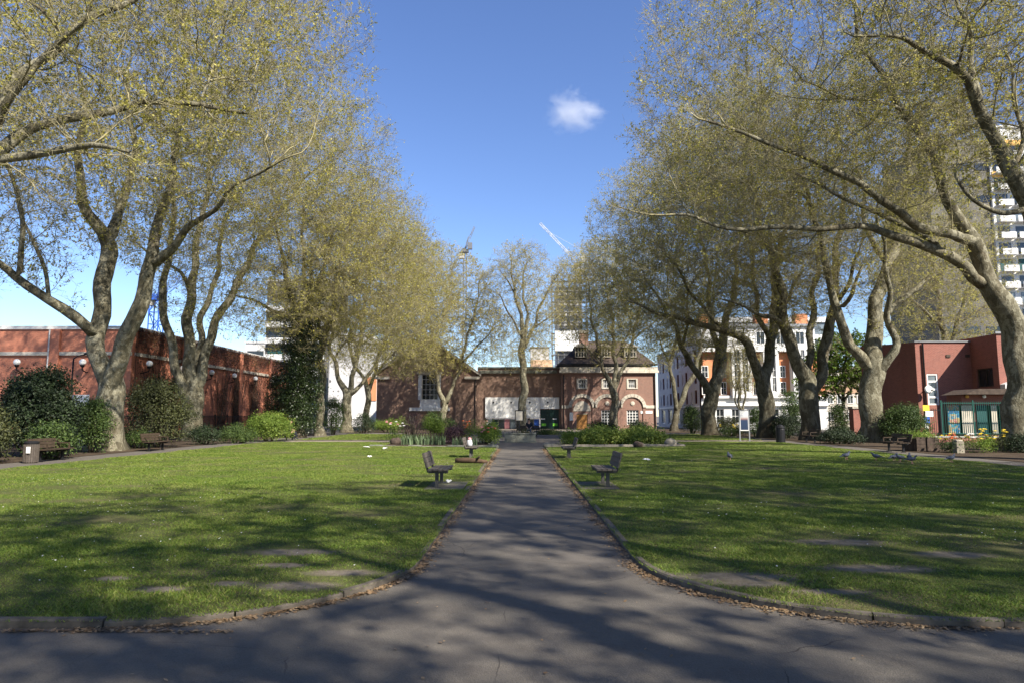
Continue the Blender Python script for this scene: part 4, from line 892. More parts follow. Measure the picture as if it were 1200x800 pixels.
T(MB().box((pr-2,YP-.06,bz(484)),(pr-.5,YP-.004,bz(481))), 'name_plate', 'white'); fixT(t)
# -- left sports-hall like brick building
LX, LY = -28.0, 48.8; lz = P(150, 382, LY).z
t = thing('long_brick_building', 'long windowless orange brick building with white globe lamps along it', 'building', (LX, LY, 0)); T = lambda mb, n, m, sm=False: mb.build(n, M[m], t, sm, t.location)
T(MB().box((-75,LY,0),(LX,LY+34,lz-.25)), 'wall', 'brick_left'); T(MB().box((-75.1,LY-.12,lz-.25),(LX+.12,LY+34.1,lz)), 'coping', 'render_white')
lzz = P(100, 414, LY).z
xs = [P(x, 480, LY).x for x in (-60, 52, 58, 115)]
xa = [P(x, 480, LY).x for x in (55, 66)]
for p0, p1 in ((-75, xa[0]-.02), (xa[1]+.02, LX+.02)): T(MB().box((p0,LY-.16,lzz-.13),(p1,LY-.004,lzz+.12)), 'ledge', 'stone')
T(MB().box((xa[0],LY-.22,0),(xa[1],LY-.003,lz-.26)), 'pilaster', 'brick_left'); T(MB().tube([(xa[0]-.12,LY-.12,lz-.3),(xa[0]-.12,LY-.12,0)], .06, 6), 'drainpipe', 'render_white')
ys = [LY+7.3, LY+11, LY+19, LY+27]
prev = LY+.02
for y in ys+[LY+34]:
    T(MB().box((LX+.004,prev+.3,lzz-.13),(LX+.16,y-.35,lzz+.12)), 'ledge', 'stone'); prev = y+.3
for y in ys: T(MB().box((LX+.003,y-.3,0),(LX+.25,y+.3,lz-.26)), 'pilaster', 'brick_left')
fixT(t)
r_ = random.Random(77); t = thing('creeper', 'leafless reddish creeper fanning up the side wall of the long brick building', 'climber', (LX+.05, LY+14, 0)); mb = MB(); tips = []
for k in range(230):
    y = r_.choice([-11, -7.5, -4, 1, 4.5, 9, 13, 17])+r_.gauss(0, .5); z = .1; pts = [(.06+.04*r_.random(), y, z)]; v = r_.gauss(0, .16); top = r_.uniform(2.5, lz-.3)
    while z < top:
        z += .6; v += r_.gauss(0, .10); y += v*.6; y = max(-13.7, min(19.6, y)); pts.append((.05+.08*r_.random(), y, min(z, lz-.3)))
    mb.tube(pts, [.035*(1-.7*i/len(pts)) for i in range(len(pts))], 4); tips += pts[2:]
mb.build('stems', M['plank'], t)
rg = np.random.RandomState(5); A_ = np.array(tips); n_ = 26000; C_ = A_[rg.randint(0, len(A_), n_)]+rg.normal(0, .28, (n_, 3))*(0.1, 1, 1); C_[:, 0] = .06+np.abs(rg.normal(0, .07, n_)); C_[:, 2] = np.clip(C_[:, 2], .1, lz-.1)
top_ = rg.rand(n_) < .38; C_[top_, 1] = rg.uniform(-13.5, 19.5, top_.sum()); C_[top_, 2] = lz-.1-np.abs(rg.normal(0, .8, top_.sum()))
a_ = rg.normal(size=(n_, 3))*(.25, 1, 1); a_ /= np.linalg.norm(a_, axis=1)[:, None]; b_ = np.cross(a_, rg.normal(size=(n_, 3))*.3+(1, 0, 0)); s_ = rg.uniform(.04, .10, n_)[:, None]
link('tendrils', np_mesh('tendrils', np.stack([C_-a_*s_, C_-b_*s_*.5, C_+a_*s_, C_+b_*s_*.5], 1), np.arange(n_*4).reshape(-1, 4), mats=[M['creeper']]), t)
LG = 'white globe lamps on the long brick building'
def globe(p, d, label):
    t = thing('wall_lamp', label, 'lamp', p, 0, LG); d = Vector(d)
    MB().sphere((0,0,-.06), .235, 14).build('globe', M['opal'], t, True); MB().lathe((0,0,-.42), [(.1,0),(.16,.14),(.12,.2)], 10).build('collar', M['iron'], t)
    MB().tube([Vector((0,0,-.4)), Vector((0,0,-.62)), d*.45+Vector((0,0,-.75)), d*.62+Vector((0,0,-.75))], .045, 6).build('bracket', M['iron'], t)
for px, py, w_ in ((20, 423, 'leftmost globe lamp, on the sunlit end wall beyond the dark bush'), (97, 423, 'globe lamp on the sunlit end wall beside the big twin trunk')): globe(P(px, py, LY-.62), (0,1,0), w_)
for px, w_ in ((172,'globe lamp on the shaded side wall just past the big twin trunk'), (212,'globe lamp half hidden between the leaning stems'), (246,'globe lamp just past the four stemmed tree, on the streaked brick'), (273,'second globe lamp past the four stemmed tree'), (298,'third globe lamp past the four stemmed tree'), (318,'globe lamp nearest the ivy covered tree')):
    Yq = (LX+.62)/(ray(px, 480).x/ray(px, 480).y); globe((LX+.62, Yq, 5.55), (-1,0,0), w_)
# -- right red building
RX, RY = P(1075, 450, 50).x, 50.0; rz_ = P(1075, 401, RY).z
t = thing('red_brick_building', 'plain red brick building with a tall white window and a projecting wing', 'building', (RX, RY, 0)); T = lambda mb, n, m, sm=False: mb.build(n, M[m], t, sm, t.location)
WX = P(1140, 450, RY).x; WY = 47.2
w0, w1, wz0, wz1 = P(1086.5, 450, RY).x, P(1099.5, 450, RY).x, P(1090, 474, RY).z, P(1090, 437.5, RY).z
mb = MB(); facade(mb, RX, WX, 0, rz_, RY, [(w0, w1, wz0, wz1)], .2); mb.add([(RX,RY,0),(RX,RY+8,0),(RX,RY+8,rz_+.5),(RX,RY,rz_)], [(0,1,2,3)]); mb.add([(RX,RY,rz_),(WX+12,RY,rz_),(WX+12,RY+8,rz_+.5),(RX,RY+8,rz_+.5)], [(0,1,2,3)]); T(mb, 'wall', 'brick_right')
T(MB().box((RX-.08,RY-.1,rz_),(WX,RY-.003,rz_+.1)), 'coping', 'lead')
mb = MB(); wzt = P(1170, 391, WY).z; s0, s1, sz0, sz1 = WY+.6, RY-.5, P(1150, 453, 48.5).z, P(1150, 431, 48.5).z
facade(mb, WY, RY+8, 0, wzt, WX, [(s0, s1, sz0, sz1)], .2, 0, -1); facade(mb, WX, WX+14, 0, wzt, WY, [], .2); mb.add([(WX,WY,wzt),(WX+14,WY,wzt),(WX+14,RY+8,wzt),(WX,RY+8,wzt)], [(0,1,2,3)]); T(mb, 'wing_wall', 'brick_right')
adopt(window(None, w0, w1, wz0, wz1, RY, 1, 4, gl='glass_pale', fw=.1, bar=.14, inset=.03), t); adopt(window(None, s0, s1, sz0, sz1, WX, 2, 1, fr='plank', axis=0, sgn=-1, fw=.08), t)
EX0, EX1, EY, EZ = 28.9, 42, 45.6, 3.35
mb = MB().box((EX0+.3,EY,0),(EX1,WY-.01,EZ-.3)); T(mb, 'extension_wall', 'brick_right'); T(MB().prism([(EX0-.1,EZ-.3),(EX0+.8,EZ+.05),(EX1,EZ+.1),(EX1,EZ-.3)], 1, EY-1.0, WY-.02), 'extension_roof', 'plank')
T(MB().tube([(RX+.5,RY-.1,rz_-.1),(RX+.5,RY-.1,.1)], .06, 6), 'drainpipe', 'iron'); T(MB().box((WX-.12,WY-.12,wzt),(WX+14,WY-.003,wzt+.14)), 'wing_coping', 'lead')
for k_ in range(3): T(MB().box((RX+2.2+k_*1.4,RY-.06,5.9),(RX+2.5+k_*1.4,RY-.003,6.1)), 'air_brick', 'plank')
T(MB().prism([(P(1172,452,WY).x,EZ+.15),(P(1172,452,WY).x,EZ+.45),(P(1192,447,WY).x,EZ+.9),(P(1192,447,WY).x,EZ+.15)], 1, WY-.5, WY-.01), 'porch_hood', 'render_white')
for a, m in ((1118, 'mural'), (1131, 'stone'), (1152, 'teal'), (1163, 'stone'), (1175, 'mural')):
    q = P(a, 480, EY).x; T(MB().box((q-.45,EY-.08,.5),(q+.45,EY-.004,2.35)), 'painted_panel', m)
for a in (1132, 1152): T(MB().sphere((P(a,464,EY).x,EY-.12,P(a,464,EY).z), (.13,.08,.13), 10), 'bulkhead_light', 'amber' if a == 1132 else 'opal')
fixT(t)
p = P(1088, 456, RY-.5); t = thing('satellite_dish', 'white satellite dish on the corner of the red brick building', 'dish', p)
MB().prism([(.29*math.cos(2*math.pi*k/20), .29*math.sin(2*math.pi*k/20)) for k in range(20)], 1, -.03, .0).sphere((0,.02,0), (.28,.07,.28), 16).build('dish', M['white'], t, True); MB().tube([(0,.05,0),(-.2,.3,-.15),(-.2,.5,-.2)], .03, 6).build('bracket', M['iron'], t); MB().tube([(0,-.02,-.35),(0,-.4,-.05)], .015, 6).box((-.05,-.46,-.09),(.05,-.38,.01)).build('receiver_arm', M['iron'], t)
# -- pale terrace in shade, and orange and white mansion block
TX = 22.2; t = thing('pale_terrace', 'pale grey rendered terrace with dark red window bays, in shade', 'building', (TX, 84, 0)); T = lambda mb, n, m, sm=False: mb.build(n, M[m], t, sm, t.location)
y0, y1 = 84.6, 110; zt = P(819, 398, 84.6).z; hs = []
for k in range(5):
    a = y0+1.3+k*4.8
    for z in (3.2, 5.7, 8.2): hs.append((a, a+1.2, z, z+1.7)); hs.append((a+2.2, a+3.0, z, z+1.5))
    hs.append((a, a+2.6, .5, 2.6))
mb = MB(); facade(mb, y0, y1, 0, zt, TX, hs, .25, 0, -1); mb.add([(TX,y1,0),(TX+10,y1,0),(TX+10,y1,zt),(TX,y1,zt)], [(0,1,2,3)]); mb.add([(TX,y0,zt),(TX+4,y0,zt),(TX+4,y1,zt),(TX,y1,zt)], [(0,1,2,3)]); T(mb, 'wall', 'blue_render')
for i, h in enumerate(hs): adopt(window(None, *h, TX, 2, 2, fr='red_frame' if i % 7 in (0, 2, 4) else 'white', gl='glass_pale' if i % 7 == 6 else 'glass', axis=0, sgn=-1, fw=.12), t)
T(MB().box((TX-.15,y0,zt),(TX+.3,y1,zt+.35)), 'parapet', 'blue_render'); T(MB().box((TX-.1,y0,2.75),(TX-.004,y1,2.95)), 'string_course', 'white')
for y in (y0+6, y0+16): T(MB().box((TX+1.5,y,zt+.01),(TX+2.6,y+1.4,zt+1.6)), 'chimney', 'blue_render')
fixT(t)
YO = 84.0
def ox(px): return ray(px, 450).x/ray(px, 450).y*YO
oz = lambda py: P(860, py, YO).z
t = thing('mansion_block', 'bright orange brick and white stucco block with a white ground floor', 'building', (ox(870), YO, 0)); T = lambda mb, n, m, sm=False: mb.build(n, M[m], t, sm, t.location)
A, B = TX+.4, ox(968); zg, zc = oz(466), oz(412)
T(MB().box((A,YO+.3,0),(B,YO+12,zc)), 'wall', 'brick_orange')
gh = [(ox(x), ox(x+9), .8, 2.5) for x in (822, 838, 856, 874, 902, 922, 940)]
mb = MB(); facade(mb, A-.42, B, 0, zg, YO-.1, gh, .3); T(mb, 'ground_floor', 'render_white'); 
for h in gh: adopt(window(None, *h, YO-.1, 2, 2), t)
for py in (466, 475): T(MB().box((A-.2,YO-.45,oz(py)),(B+.1,YO-.104,oz(py)+.3)), 'string_course', 'white')
T(MB().box((A-.2,YO-.5,zc),(B+.1,YO+12,zc+.45)), 'cornice', 'white')
for a, b in ((856, 879), (893, 911), (927, 945)):
    hh = [(ox(a)+.25+j*(ox(b)-ox(a)-.4)/2, ox(a)+.25+j*(ox(b)-ox(a)-.4)/2+(ox(b)-ox(a)-.4)/2-.25, z, z+1.75) for j in (0, 1) for z in (oz(459), oz(442), oz(427))]
    mb = MB(); facade(mb, ox(a), ox(b), zg+.01, zc-.01, YO-.8, hh, .2); mb.box((ox(a)+.003,YO-.55,zg+.02),(ox(a)+.1,YO+.29,zc-.02)).box((ox(b)-.1,YO-.55,zg+.02),(ox(b)-.003,YO+.29,zc-.02)); bay = T(mb, 'bay', 'render_white')
    for h in hh: adopt(window(None, *h, YO-.8, 2, 2, inset=.08), t)
for a, b in ((823, 831), (845, 852), (883, 889), (915, 922)):
    for z0_, z1_ in ((442, 428), (462, 447)): adopt(window(None, ox(a), ox(b), oz(z0_), oz(z1_), YO+.3, 2, 2, inset=-.1), t)
T(MB().box((A+.5,YO+2.5,zc+.46),(B,YO+12,zc+3.4)), 'attic', 'render_white'); T(MB().box((A+.3,YO+2.2,zc+3.4),(B+.2,YO+12,zc+3.75)), 'roof', 'lead')
for x in (850, 872, 896, 920, 944): adopt(window(None, ox(x), ox(x+11), zc+1.2, zc+2.8, YO+2.5, 2, 1, inset=-.09), t)
for x in (835, 905, 955): T(MB().box((ox(x),YO+5,zc+3.76),(ox(x)+1.6,YO+6.2,zc+5.4)), 'chimney', 'brick_orange')
fixT(t)
t = thing('cream_flats', 'cream flats with small white windows and an orange band, far behind the bright green tree', 'building', (48, 108, 0)); T = lambda mb, n, m, sm=False: mb.build(n, M[m], t, sm, t.location)
c0, c1 = P(962, 450, 108).x, P(1052, 450, 108).x
T(MB().box((c0,108,0),(c1,118,P(1000,432,108).z)), 'wall', 'stone'); T(MB().box((c0-.1,107.9,5.2),(c1+.1,107.996,6.4)), 'spandrel', 'tan'); T(MB().box((c0-.3,107.6,P(1000,432,108).z),(c1+.3,118,P(1000,432,108).z+.3)), 'roof', 'render_white')
for k in range(7):
    for z in (1, 3.6, 6.8): a = c0+.8+k*(c1-c0-1)/7; adopt(window(None, a, a+.95, z, z+1.3, 108, 2, 1, inset=-.09), t)
fixT(t)
t = thing('modern_white_block', 'white modern block with bands of glass rising above the mansion block', 'building', (38, 128, 0)); T = lambda mb, n, m, sm=False: mb.build(n, M[m], t, sm, t.location)
c0, c1 = P(842, 400, 128).x, P(978, 400, 128).x; zt = P(900, 372, 128).z
T(MB().box((c0,128,0),(c1,142,zt)), 'wall', 'grey_render')
for k in range(6):
    z = zt-1.0-k*3.3; T(MB().box((c0-.3,127.5,z),(c1+.3,127.996,z+1.0)), 'floor_band', 'render_white'); T(MB().box((c0+.3,127.85,z-2.25),(c1-.3,127.994,z-.01)), 'glazing_band', 'glass_pale')
fixT(t)
# -- tower blocks
def tower(kind, label, px0, px1, pyt, Y, dp, wallm, bandm, fl, side=None, nb=3, h0=3.0):
    x0, x1 = P(px0, 400, Y).x, P(px1, 400, Y).x; zt = P((px0+px1)/2, pyt, Y).z; t = thing(kind, label, 'building', ((x0+x1)/2, Y, 0)); T = lambda mb, n, m, sm=False: mb.build(n, M[m], t, sm, t.location)
    T(MB().box((x0,Y,0),(x1,Y+dp,zt)), 'wall', wallm); n = int((zt-h0)/fl); bw = (x1-x0)/nb; hued = ['glass', 'glass_pale', 'glass', 'teal', 'glass']
    for k in range(n):
        z = h0+k*fl
        mb = MB()
        for j in range(nb): mb.box((x0+j*bw+.25,Y-1.2,z),(x0+(j+1)*bw-.25,Y-.006,z+.16)); mb.box((x0+j*bw+.25,Y-1.2,z+.161),(x0+(j+1)*bw-.25,Y-1.12,z+1.05))
        T(mb, 'balcony', bandm)
        mb = MB()
        for j in range(nb): mb.box((x0+j*bw+.5,Y-.06,z+.2),(x0+(j+1)*bw-.5,Y-.005,z+2.3))
        T(mb, 'window', hued[k % 5])
    T(MB().box((x0-.15,Y-.2,zt),(x1+.15,Y+dp,zt+.4)), 'parapet', bandm); return t, T, x0, x1, zt
t, T, *_ = tower('tower_block', 'tall council tower with white balconies behind the ivy covered tree', 311, 384, 330, 125, 14, 'tower_grey', 'render_white', 2.95, nb=3); fixT(t)
t, T, x0, x1, zt = tower('tower_block', 'tall white tower with small balconies and a dark clad side behind the leaning plane tree', 1176, 1262, 150, 115, 16, 'render_white', 'render_white', 2.85, nb=4)
q0 = P(1092, 300, 116).x
T(MB().box((q0,115.4,0),(x0-.01,130,zt-2)), 'dark_wing', 'tower_grey')
for k in range(15):
    z = 4+k*2.85
    for j in range(3): T(MB().box((q0+.8+j*3.6,115.3,z),(q0+3.4+j*3.6,115.395,z+1.2)), 'wing_window', 'glass') if k % 2 == 0 or j == 1 else None
for k in range(2): T(MB().box((x0+.2+k*.0,114.9,zt-3.2-k*5.7),(x1,114.992,zt-2.2-k*5.7)), 'amber_band', 'amber')
fixT(t)
Yw = 108; t = thing('white_panel_block', 'white and grey panelled block with a speckled end wall and orange strip', 'building', (P(425,450,Yw).x, Yw, 0)); T = lambda mb, n, m, sm=False: mb.build(n, M[m], t, sm, t.location)
q = lambda x: P(x, 450, Yw).x
mb = MB().box((q(385),Yw,0),(q(429),Yw+14,P(400,393,Yw).z)); T(mb, 'wall', 'grey_render'); T(MB().box((q(413),Yw-.08,1.2),(q(427),Yw-.004,P(420,462,Yw).z)), 'white_base', 'white')
T(MB().box((q(429)+.01,Yw+.2,0),(q(494),Yw+14,P(460,402,Yw).z)), 'wing_wall', 'render_white'); T(MB().box((q(429.5),Yw+.08,P(430,469,Yw).z),(q(441),Yw+.196,P(430,441,Yw).z)), 'orange_strip', 'brick_orange')
T(MB().box((q(386),Yw-.06,2.5),(q(412),Yw-.003,P(400,396,Yw).z)), 'perforated_panel', 'perforated')
for k in range(4):
    for j in range(5): adopt(window(None, q(446)+j*1.35, q(446)+j*1.35+.9, P(460,404,Yw).z-2.4-k*2.8, P(460,404,Yw).z-.9-k*2.8, Yw+.2, 2, 1, inset=-.09), t)
T(MB().box((q(384),Yw-.25,P(400,393,Yw).z),(q(430),Yw+14,P(400,393,Yw).z+.35)), 'parapet', 'white'); T(MB().box((q(430),Yw-.05,P(460,402,Yw).z),(q(495),Yw+14,P(460,402,Yw).z+.35)), 'parapet', 'white'); fixT(t)
t, T, *_ = tower('low_white_block', 'low white block with long balconies far beyond the long brick building', 288, 312, 402, 160, 10, 'grey_render', 'render_white', 2.9, nb=1); fixT(t)
# -- scaffolded tower
Ys = 128; q = lambda x: P(x, 360, Ys).x; zt = P(666, 326, Ys).z
t = thing('scaffolded_tower', 'grey tower wrapped in scaffolding with a white sheeted lower stage', 'building', (q(666), Ys, 0)); T = lambda mb, n, m, sm=False: mb.build(n, M[m], t, sm, t.location)
x0, x1 = q(647), q(688); T(MB().box((x0+.8,Ys+1.4,0),(x1-.8,Ys+7,zt-1.5)), 'tower_core', 'grey_render')
for k in range(7):
    x = x0+(x1-x0)*k/6; T(MB().tube([(x,Ys,0),(x,Ys,zt+.8)], .09, 5).tube([(x,Ys+1.1,0),(x,Ys+1.1,zt)], .09, 5), 'scaffold_pole', 'scaffold')
zz = 3.0
while zz < zt:
    T(MB().box((x0-.2,Ys+.12,zz),(x1+.2,Ys+1,zz+.09)).tube([(x0-.2,Ys-.12,zz+.05),(x1+.2,Ys-.12,zz+.05)], .07, 5).tube([(x0-.2,Ys-.12,zz+1.1),(x1+.2,Ys-.12,zz+1.1)], .06, 5), 'scaffold_lift', 'scaffold'); zz += 2.0
for k in range(8): T(MB().bar((x0+(x1-x0)*(k % 3)/3,Ys-.25,3+k*3.2),(x0+(x1-x0)*((k % 3)+1)/3,Ys-.25,6.2+k*3.2), .09), 'scaffold_brace', 'scaffold')
T(MB().box((q(650),Ys-.45,P(660,411,Ys).z),(q(678),Ys-.3,P(660,388,Ys).z)), 'white_sheeting', 'white'); fixT(t)
# -- cranes
def lattice(mb, a, b, w, n, r=.07):
    a, b = Vector(a), Vector(b); d = (b-a).normalized(); u = d.cross(Vector((0,1,0))).normalized() if abs(d.y) < .9 else Vector((1,0,0)); v = d.cross(u)
    cs = [(i, j) for i, j in ((-1,-1),(1,-1),(1,1),(-1,1))]
    for i, j in cs: mb.bar(a+u*(i*w/2)+v*(j*w/2), b+u*(i*w/2)+v*(j*w/2), r*2)
    for k in range(n):
        p, q = a.lerp(b, k/n), a.lerp(b, (k+1)/n)
        for s in range(4):
            i, j = cs[s]; i2, j2 = cs[(s+1) % 4]; m = (k+s) % 2
            A_ = p+u*((i if m else i2)*w/2)+v*((j if m else j2)*w/2); B_ = q+u*((i2 if m else i)*w/2)+v*((j2 if m else j)*w/2); mb.bar(A_, B_, r*1.3)
        for s in range(4):
            i, j = cs[s]; i2, j2 = cs[(s+1) % 4]; mb.bar(q+u*(i*w/2)+v*(j*w/2), q+u*(i2*w/2)+v*(j2*w/2), r*1.2)
    return mb
def crane(label, px, pyt, Y, mastm, tip, tail, jibm, w=1.8, jw=1.4, group='tower cranes beyond the trees'):
    m0 = P(px, pyt, Y); t = thing('tower_crane', label, 'crane', (m0.x, Y, 0), 0, group); T = lambda mb, n, m, sm=False: mb.build(n, M[m], t, sm, t.location)
    T(lattice(MB(), (m0.x,Y,0), (m0.x,Y,m0.z), w, int(m0.z/2.6), .1), 'mast', mastm)
    T(MB().box((m0.x-1.1,Y-1.1,m0.z),(m0.x+1.1,Y+1.1,m0.z+.8)), 'slewing_ring', mastm); T(MB().box((m0.x+.9,Y-1.6,m0.z+.81),(m0.x+2.3,Y-.2,m0.z+2.8)), 'cab', jibm)
    root = Vector((m0.x, Y, m0.z+1)); tp = P(*tip, Y); T(lattice(MB(), root, tp, jw, int((tp-root).length/3), .035), 'jib', jibm)
    tl = P(*tail, Y); T(lattice(MB(), root, tl, 1.2, 3, .09), 'counter_jib', jibm); T(MB().box((tl.x-.9,Y-.8,tl.z-1.2),(tl.x+.9,Y+.8,tl.z+.3)), 'counterweight', 'concrete')
    ap = root+Vector((1,0,4)); T(MB().bar(root, ap, .22).bar(ap, root.lerp(tp, .8), .05).bar(ap, tl, .05), 'stay', jibm); fixT(t); return t
crane('white tower crane with its jib raised above the scaffolded tower', 677, 312, 200, 'scaffold', (633, 262), (682, 317), 'crane_white', 1.4, .55)
crane('dark tower crane with a steep jib just showing over the middle trees', 545, 296, 210, 'scaffold', (556, 266), (541, 299), 'scaffold', 1.0, .45)
crane('blue tower crane mast rising behind the long brick building', 184, 352, 150, 'crane_blue', (224, 318), (176, 352), 'crane_blue', 2.2)
# ---------------------------------------------------------------- shrubs, hedges, flowers
def bush_mesh(name, blobs, n, ls, mat, seed, flat=.0, up=.25):
    rg = np.random.RandomState(seed); B = np.array(blobs, float); vol = B[:, 3]*B[:, 4]+B[:, 3]*B[:, 5]+B[:, 4]*B[:, 5]
    # small clump centres on the outer shells, then leaves round every clump
    nc = max(30, n//22); ids = rg.choice(len(B), nc, p=vol/vol.sum()); u = rg.normal(size=(nc, 3)); u[:, 2] = np.abs(u[:, 2])*1.0-.35; u /= np.linalg.norm(u, axis=1)[:, None]
    rr = (rg.uniform(.2, 1, nc)**.35)[:, None]*rg.uniform(.86, 1.14, nc)[:, None]; C = B[ids, :3]+u*B[ids, 3:6]*rr; out = u
    k = rg.randint(0, nc, n); spread = ls*2.3; P_ = C[k]+rg.normal(0, spread, (n, 3))*(1, 1, .8); P_[:, 2] = np.maximum(P_[:, 2], .03)
    nr = out[k]+rg.normal(0, .75, (n, 3))+np.array((0, 0, up)); nr /= np.linalg.norm(nr, axis=1)[:, None]
    a = np.cross(nr, rg.normal(size=(n, 3))); a /= np.linalg.norm(a, axis=1)[:, None]+1e-9; b = np.cross(nr, a); s = (ls*rg.uniform(.55, 1.3, n))[:, None]
    V = np.stack([P_-a*s*.62, P_-b*s*.36+nr*s*.08, P_+a*s*.62, P_+b*s*.36+nr*s*.08], 1).reshape(-1, 3)
    return np_mesh(name, V, np.arange(n*4).reshape(-1, 4), mats=[M[mat]])
def bush(kind, label, base, blobs, n, ls, mat, seed, group='shrubs in the beds', stems=7, stemc='bark_dark'):
    t = thing(kind, label, 'shrub', base, 0, group); link('foliage', bush_mesh(kind, blobs, n, ls, mat, seed), t)
    r = random.Random(seed); mb = MB()
    for k in range(stems):
        b = blobs[r.randrange(len(blobs))]; a = r.uniform(0, 6.28); q = (b[0]+b[3]*.5*math.cos(a), b[1]+b[4]*.5*math.sin(a), b[2]+b[5]*r.uniform(.1, .6))
        mb.tube([(b[0]*.3+.1*math.cos(a), b[1]*.3+.1*math.sin(a), -.05), (q[0]*.55+b[0]*.2, q[1]*.55+b[1]*.2, q[2]*.5), q], [.05, .035, .012], 5)
    mb.build('stem', M[stemc], t, True); return t
def pb(px, py, Y): p = P(px, py, Y); return p
def pbush(kind, label, px0, px1, pyt, pyb, Y, n, ls, mat, seed, lobes=5, low=False, **kw):
    """a shrub filling a measured span at depth Y, built of several lobes"""
    x0, x1 = P(px0, 500, Y).x, P(px1, 500, Y).x; zt = P((px0+px1)/2, pyt, Y).z; w = (x1-x0)/2; cx = (x0+x1)/2; r = random.Random(seed); bl = []
    bl.append((0, 0, zt*.45, w*.9, w*.75, zt*.5)); n = int(n*2.2)
    if low: bl = [(r.uniform(-.85, .85)*w, r.uniform(-.6, .6)*w, zt*r.uniform(.25, .55), w*.3, w*.3, zt*r.uniform(.25, .45)) for _ in range(11)]; return bush(kind, label, (cx, Y, 0), bl, n, ls, mat, seed, **kw)
    for k in range(lobes):
        a = r.uniform(-1, 1); s = r.uniform(.38, .6); h = zt*(1-.38*abs(a)**1.6)*r.uniform(.82, 1.0)
        bl.append((a*w*(1-s*.8), r.uniform(-.5, .35)*w*.7, max(h-w*s*.75, h*.5), w*s, w*s*.9, min(w*s*.75, h*.5)))
    bl.append((w*.45, -.2*w, zt*.22, w*.5, w*.45, zt*.25)); bl.append((-w*.45, -.2*w, zt*.22, w*.5, w*.45, zt*.25))
    return bush(kind, label, (cx, Y, 0), bl, n, ls, mat, seed, **kw)
pbush('rounded_bush', 'huge dark rounded evergreen bush behind the bin and bench', -2, 92, 428, 530, 28, 17000, .085, 'shrub_dark', 101, 8)
pbush('rounded_bush', 'dark olive bush cut by the edge of the view beside the huge rounded evergreen', -60, 14, 468, 535, 24, 7000, .075, 'shrub_olive', 102)
pbush('low_bush', 'sunlit green spray of leaves growing low over the bench by the bin', 40, 90, 492, 520, 26.5, 2200, .07, 'shrub_mid', 103)
pbush('tall_bush', 'mid green bush between the big twin trunk and the pale gate', 92, 128, 464, 522, 31, 4200, .075, 'shrub_mid', 104)
pbush('tall_bush', 'tall loose olive bush beside the big twin trunk', 140, 222, 440, 524, 36, 9500, .075, 'shrub_olive', 105, 8)
pbush('low_bush', 'small dark bush behind the lone bench near the big trunk', 146, 180, 498, 522, 35, 1600, .06, 'shrub_mid', 106, 5, True)
pbush('low_bush', 'dark low bush at the foot of the four stemmed tree', 216, 262, 496, 521, 40, 3000, .06, 'shrub_dark', 107, 6)
pbush('low_bush', 'second low bush along the perimeter path, dark with a lit top', 258, 300, 494, 520, 42, 3200, .06, 'shrub_mid', 108)
pbush('rounded_bush', 'bright yellow green bush in front of the streaked brick wall', 288, 346, 480, 517, 45, 6500, .07, 'shrub_bright', 109, 6)
pbush('tall_bush', 'climbing olive shrub against the end of the long brick building', 306, 338, 432, 512, 54, 4500, .08, 'shrub_olive', 110)
pbush('low_bush', 'grey green bush between the two pale trunks', 378, 404, 462, 507, 61, 3000, .085, 'shrub_mid', 111)
pbush('low_bush', 'dark shrub beneath the short trunked plane tree', 412, 440, 482, 505, 66, 1800, .08, 'shrub_dark', 112)
pbush('low_bush', 'pale leaved low shrub along the front of the gabled hall', 436, 478, 487, 503, 70, 2600, .085, 'shrub_bright', 113, 5, True)
pbush('low_bush', 'green shrub under the tall white church window', 494, 532, 480, 503, 66, 3200, .08, 'shrub_mid', 114, 5, True)
pbush('rounded_bush', 'fresh green shrub at the end of the iris bed', 548, 584, 491, 519, 39.5, 3600, .06, 'shrub_bright', 115, 5, True)
pbush('purple_shrub', 'purple leaved shrub behind the irises', 519, 546, 497, 519, 39, 2200, .055, 'shrub_purple', 116)
pbush('bare_shrub', 'brown twiggy bare shrub behind the irises', 468, 502, 478, 512, 44, 900, .05, 'shrub_purple', 117, stems=26)
pbush('low_bush', 'leafy yellow green clump beside the white flower stems', 498, 522, 484, 506, 50, 2000, .07, 'shrub_bright', 118, 5, True)
pbush('rounded_bush', 'small upright bush at the corner of the stone edged bed', 655, 678, 503, 522, 37.6, 1500, .055, 'shrub_bright', 119)
for i, (a, b, t_, y_) in enumerate(((676, 704, 502, 38.6), (700, 728, 500, 39.2), (722, 752, 499, 39.0), (744, 776, 503, 38.4), (684, 716, 497, 41), (728, 764, 496, 41))):
    pbush('bedding_plant', ['broad leaved green clump nearest the small upright bush in the stone edged bed', 'second lush clump in the stone edged bed', 'third lush clump at the middle of the stone edged bed', 'lush clump at the outer end of the stone edged bed', 'taller green clump at the rear of the stone edged bed', 'yellow green clump at the rear outer corner of the stone edged bed'][i], a, b, t_+3, 521, y_, 1500, .11, 'bedding', 120+i, 4, True, group='lush clumps in the stone edged bed', stems=4)
pbush('low_bush', 'round dark green bush before the oak door', 690, 714, 489, 503, 66, 1600, .08, 'shrub_mid', 128, 5, True)
pbush('low_bush', 'low reddish bush below the tree at the arched windows', 706, 722, 492, 503, 64, 1000, .08, 'shrub_olive', 129, 5, True)
pbush('low_bush', 'dark bush below the third arch window', 738, 760, 489, 503, 70, 1600, .08, 'shrub_dark', 130, 5, True)
pbush('low_bush', 'long low hedge mound behind the stone trough', 626, 660, 502, 509, 62, 1600, .07, 'shrub_mid', 131)
pbush('tall_bush', 'soft green bush between the leaning stems and the thick peeling trunk', 800, 822, 474, 508, 66, 3200, .08, 'shrub_mid', 132)
pbush('low_bush', 'olive bush beside the thick peeling trunk', 838, 872, 487, 508, 58, 2800, .07, 'shrub_olive', 133)
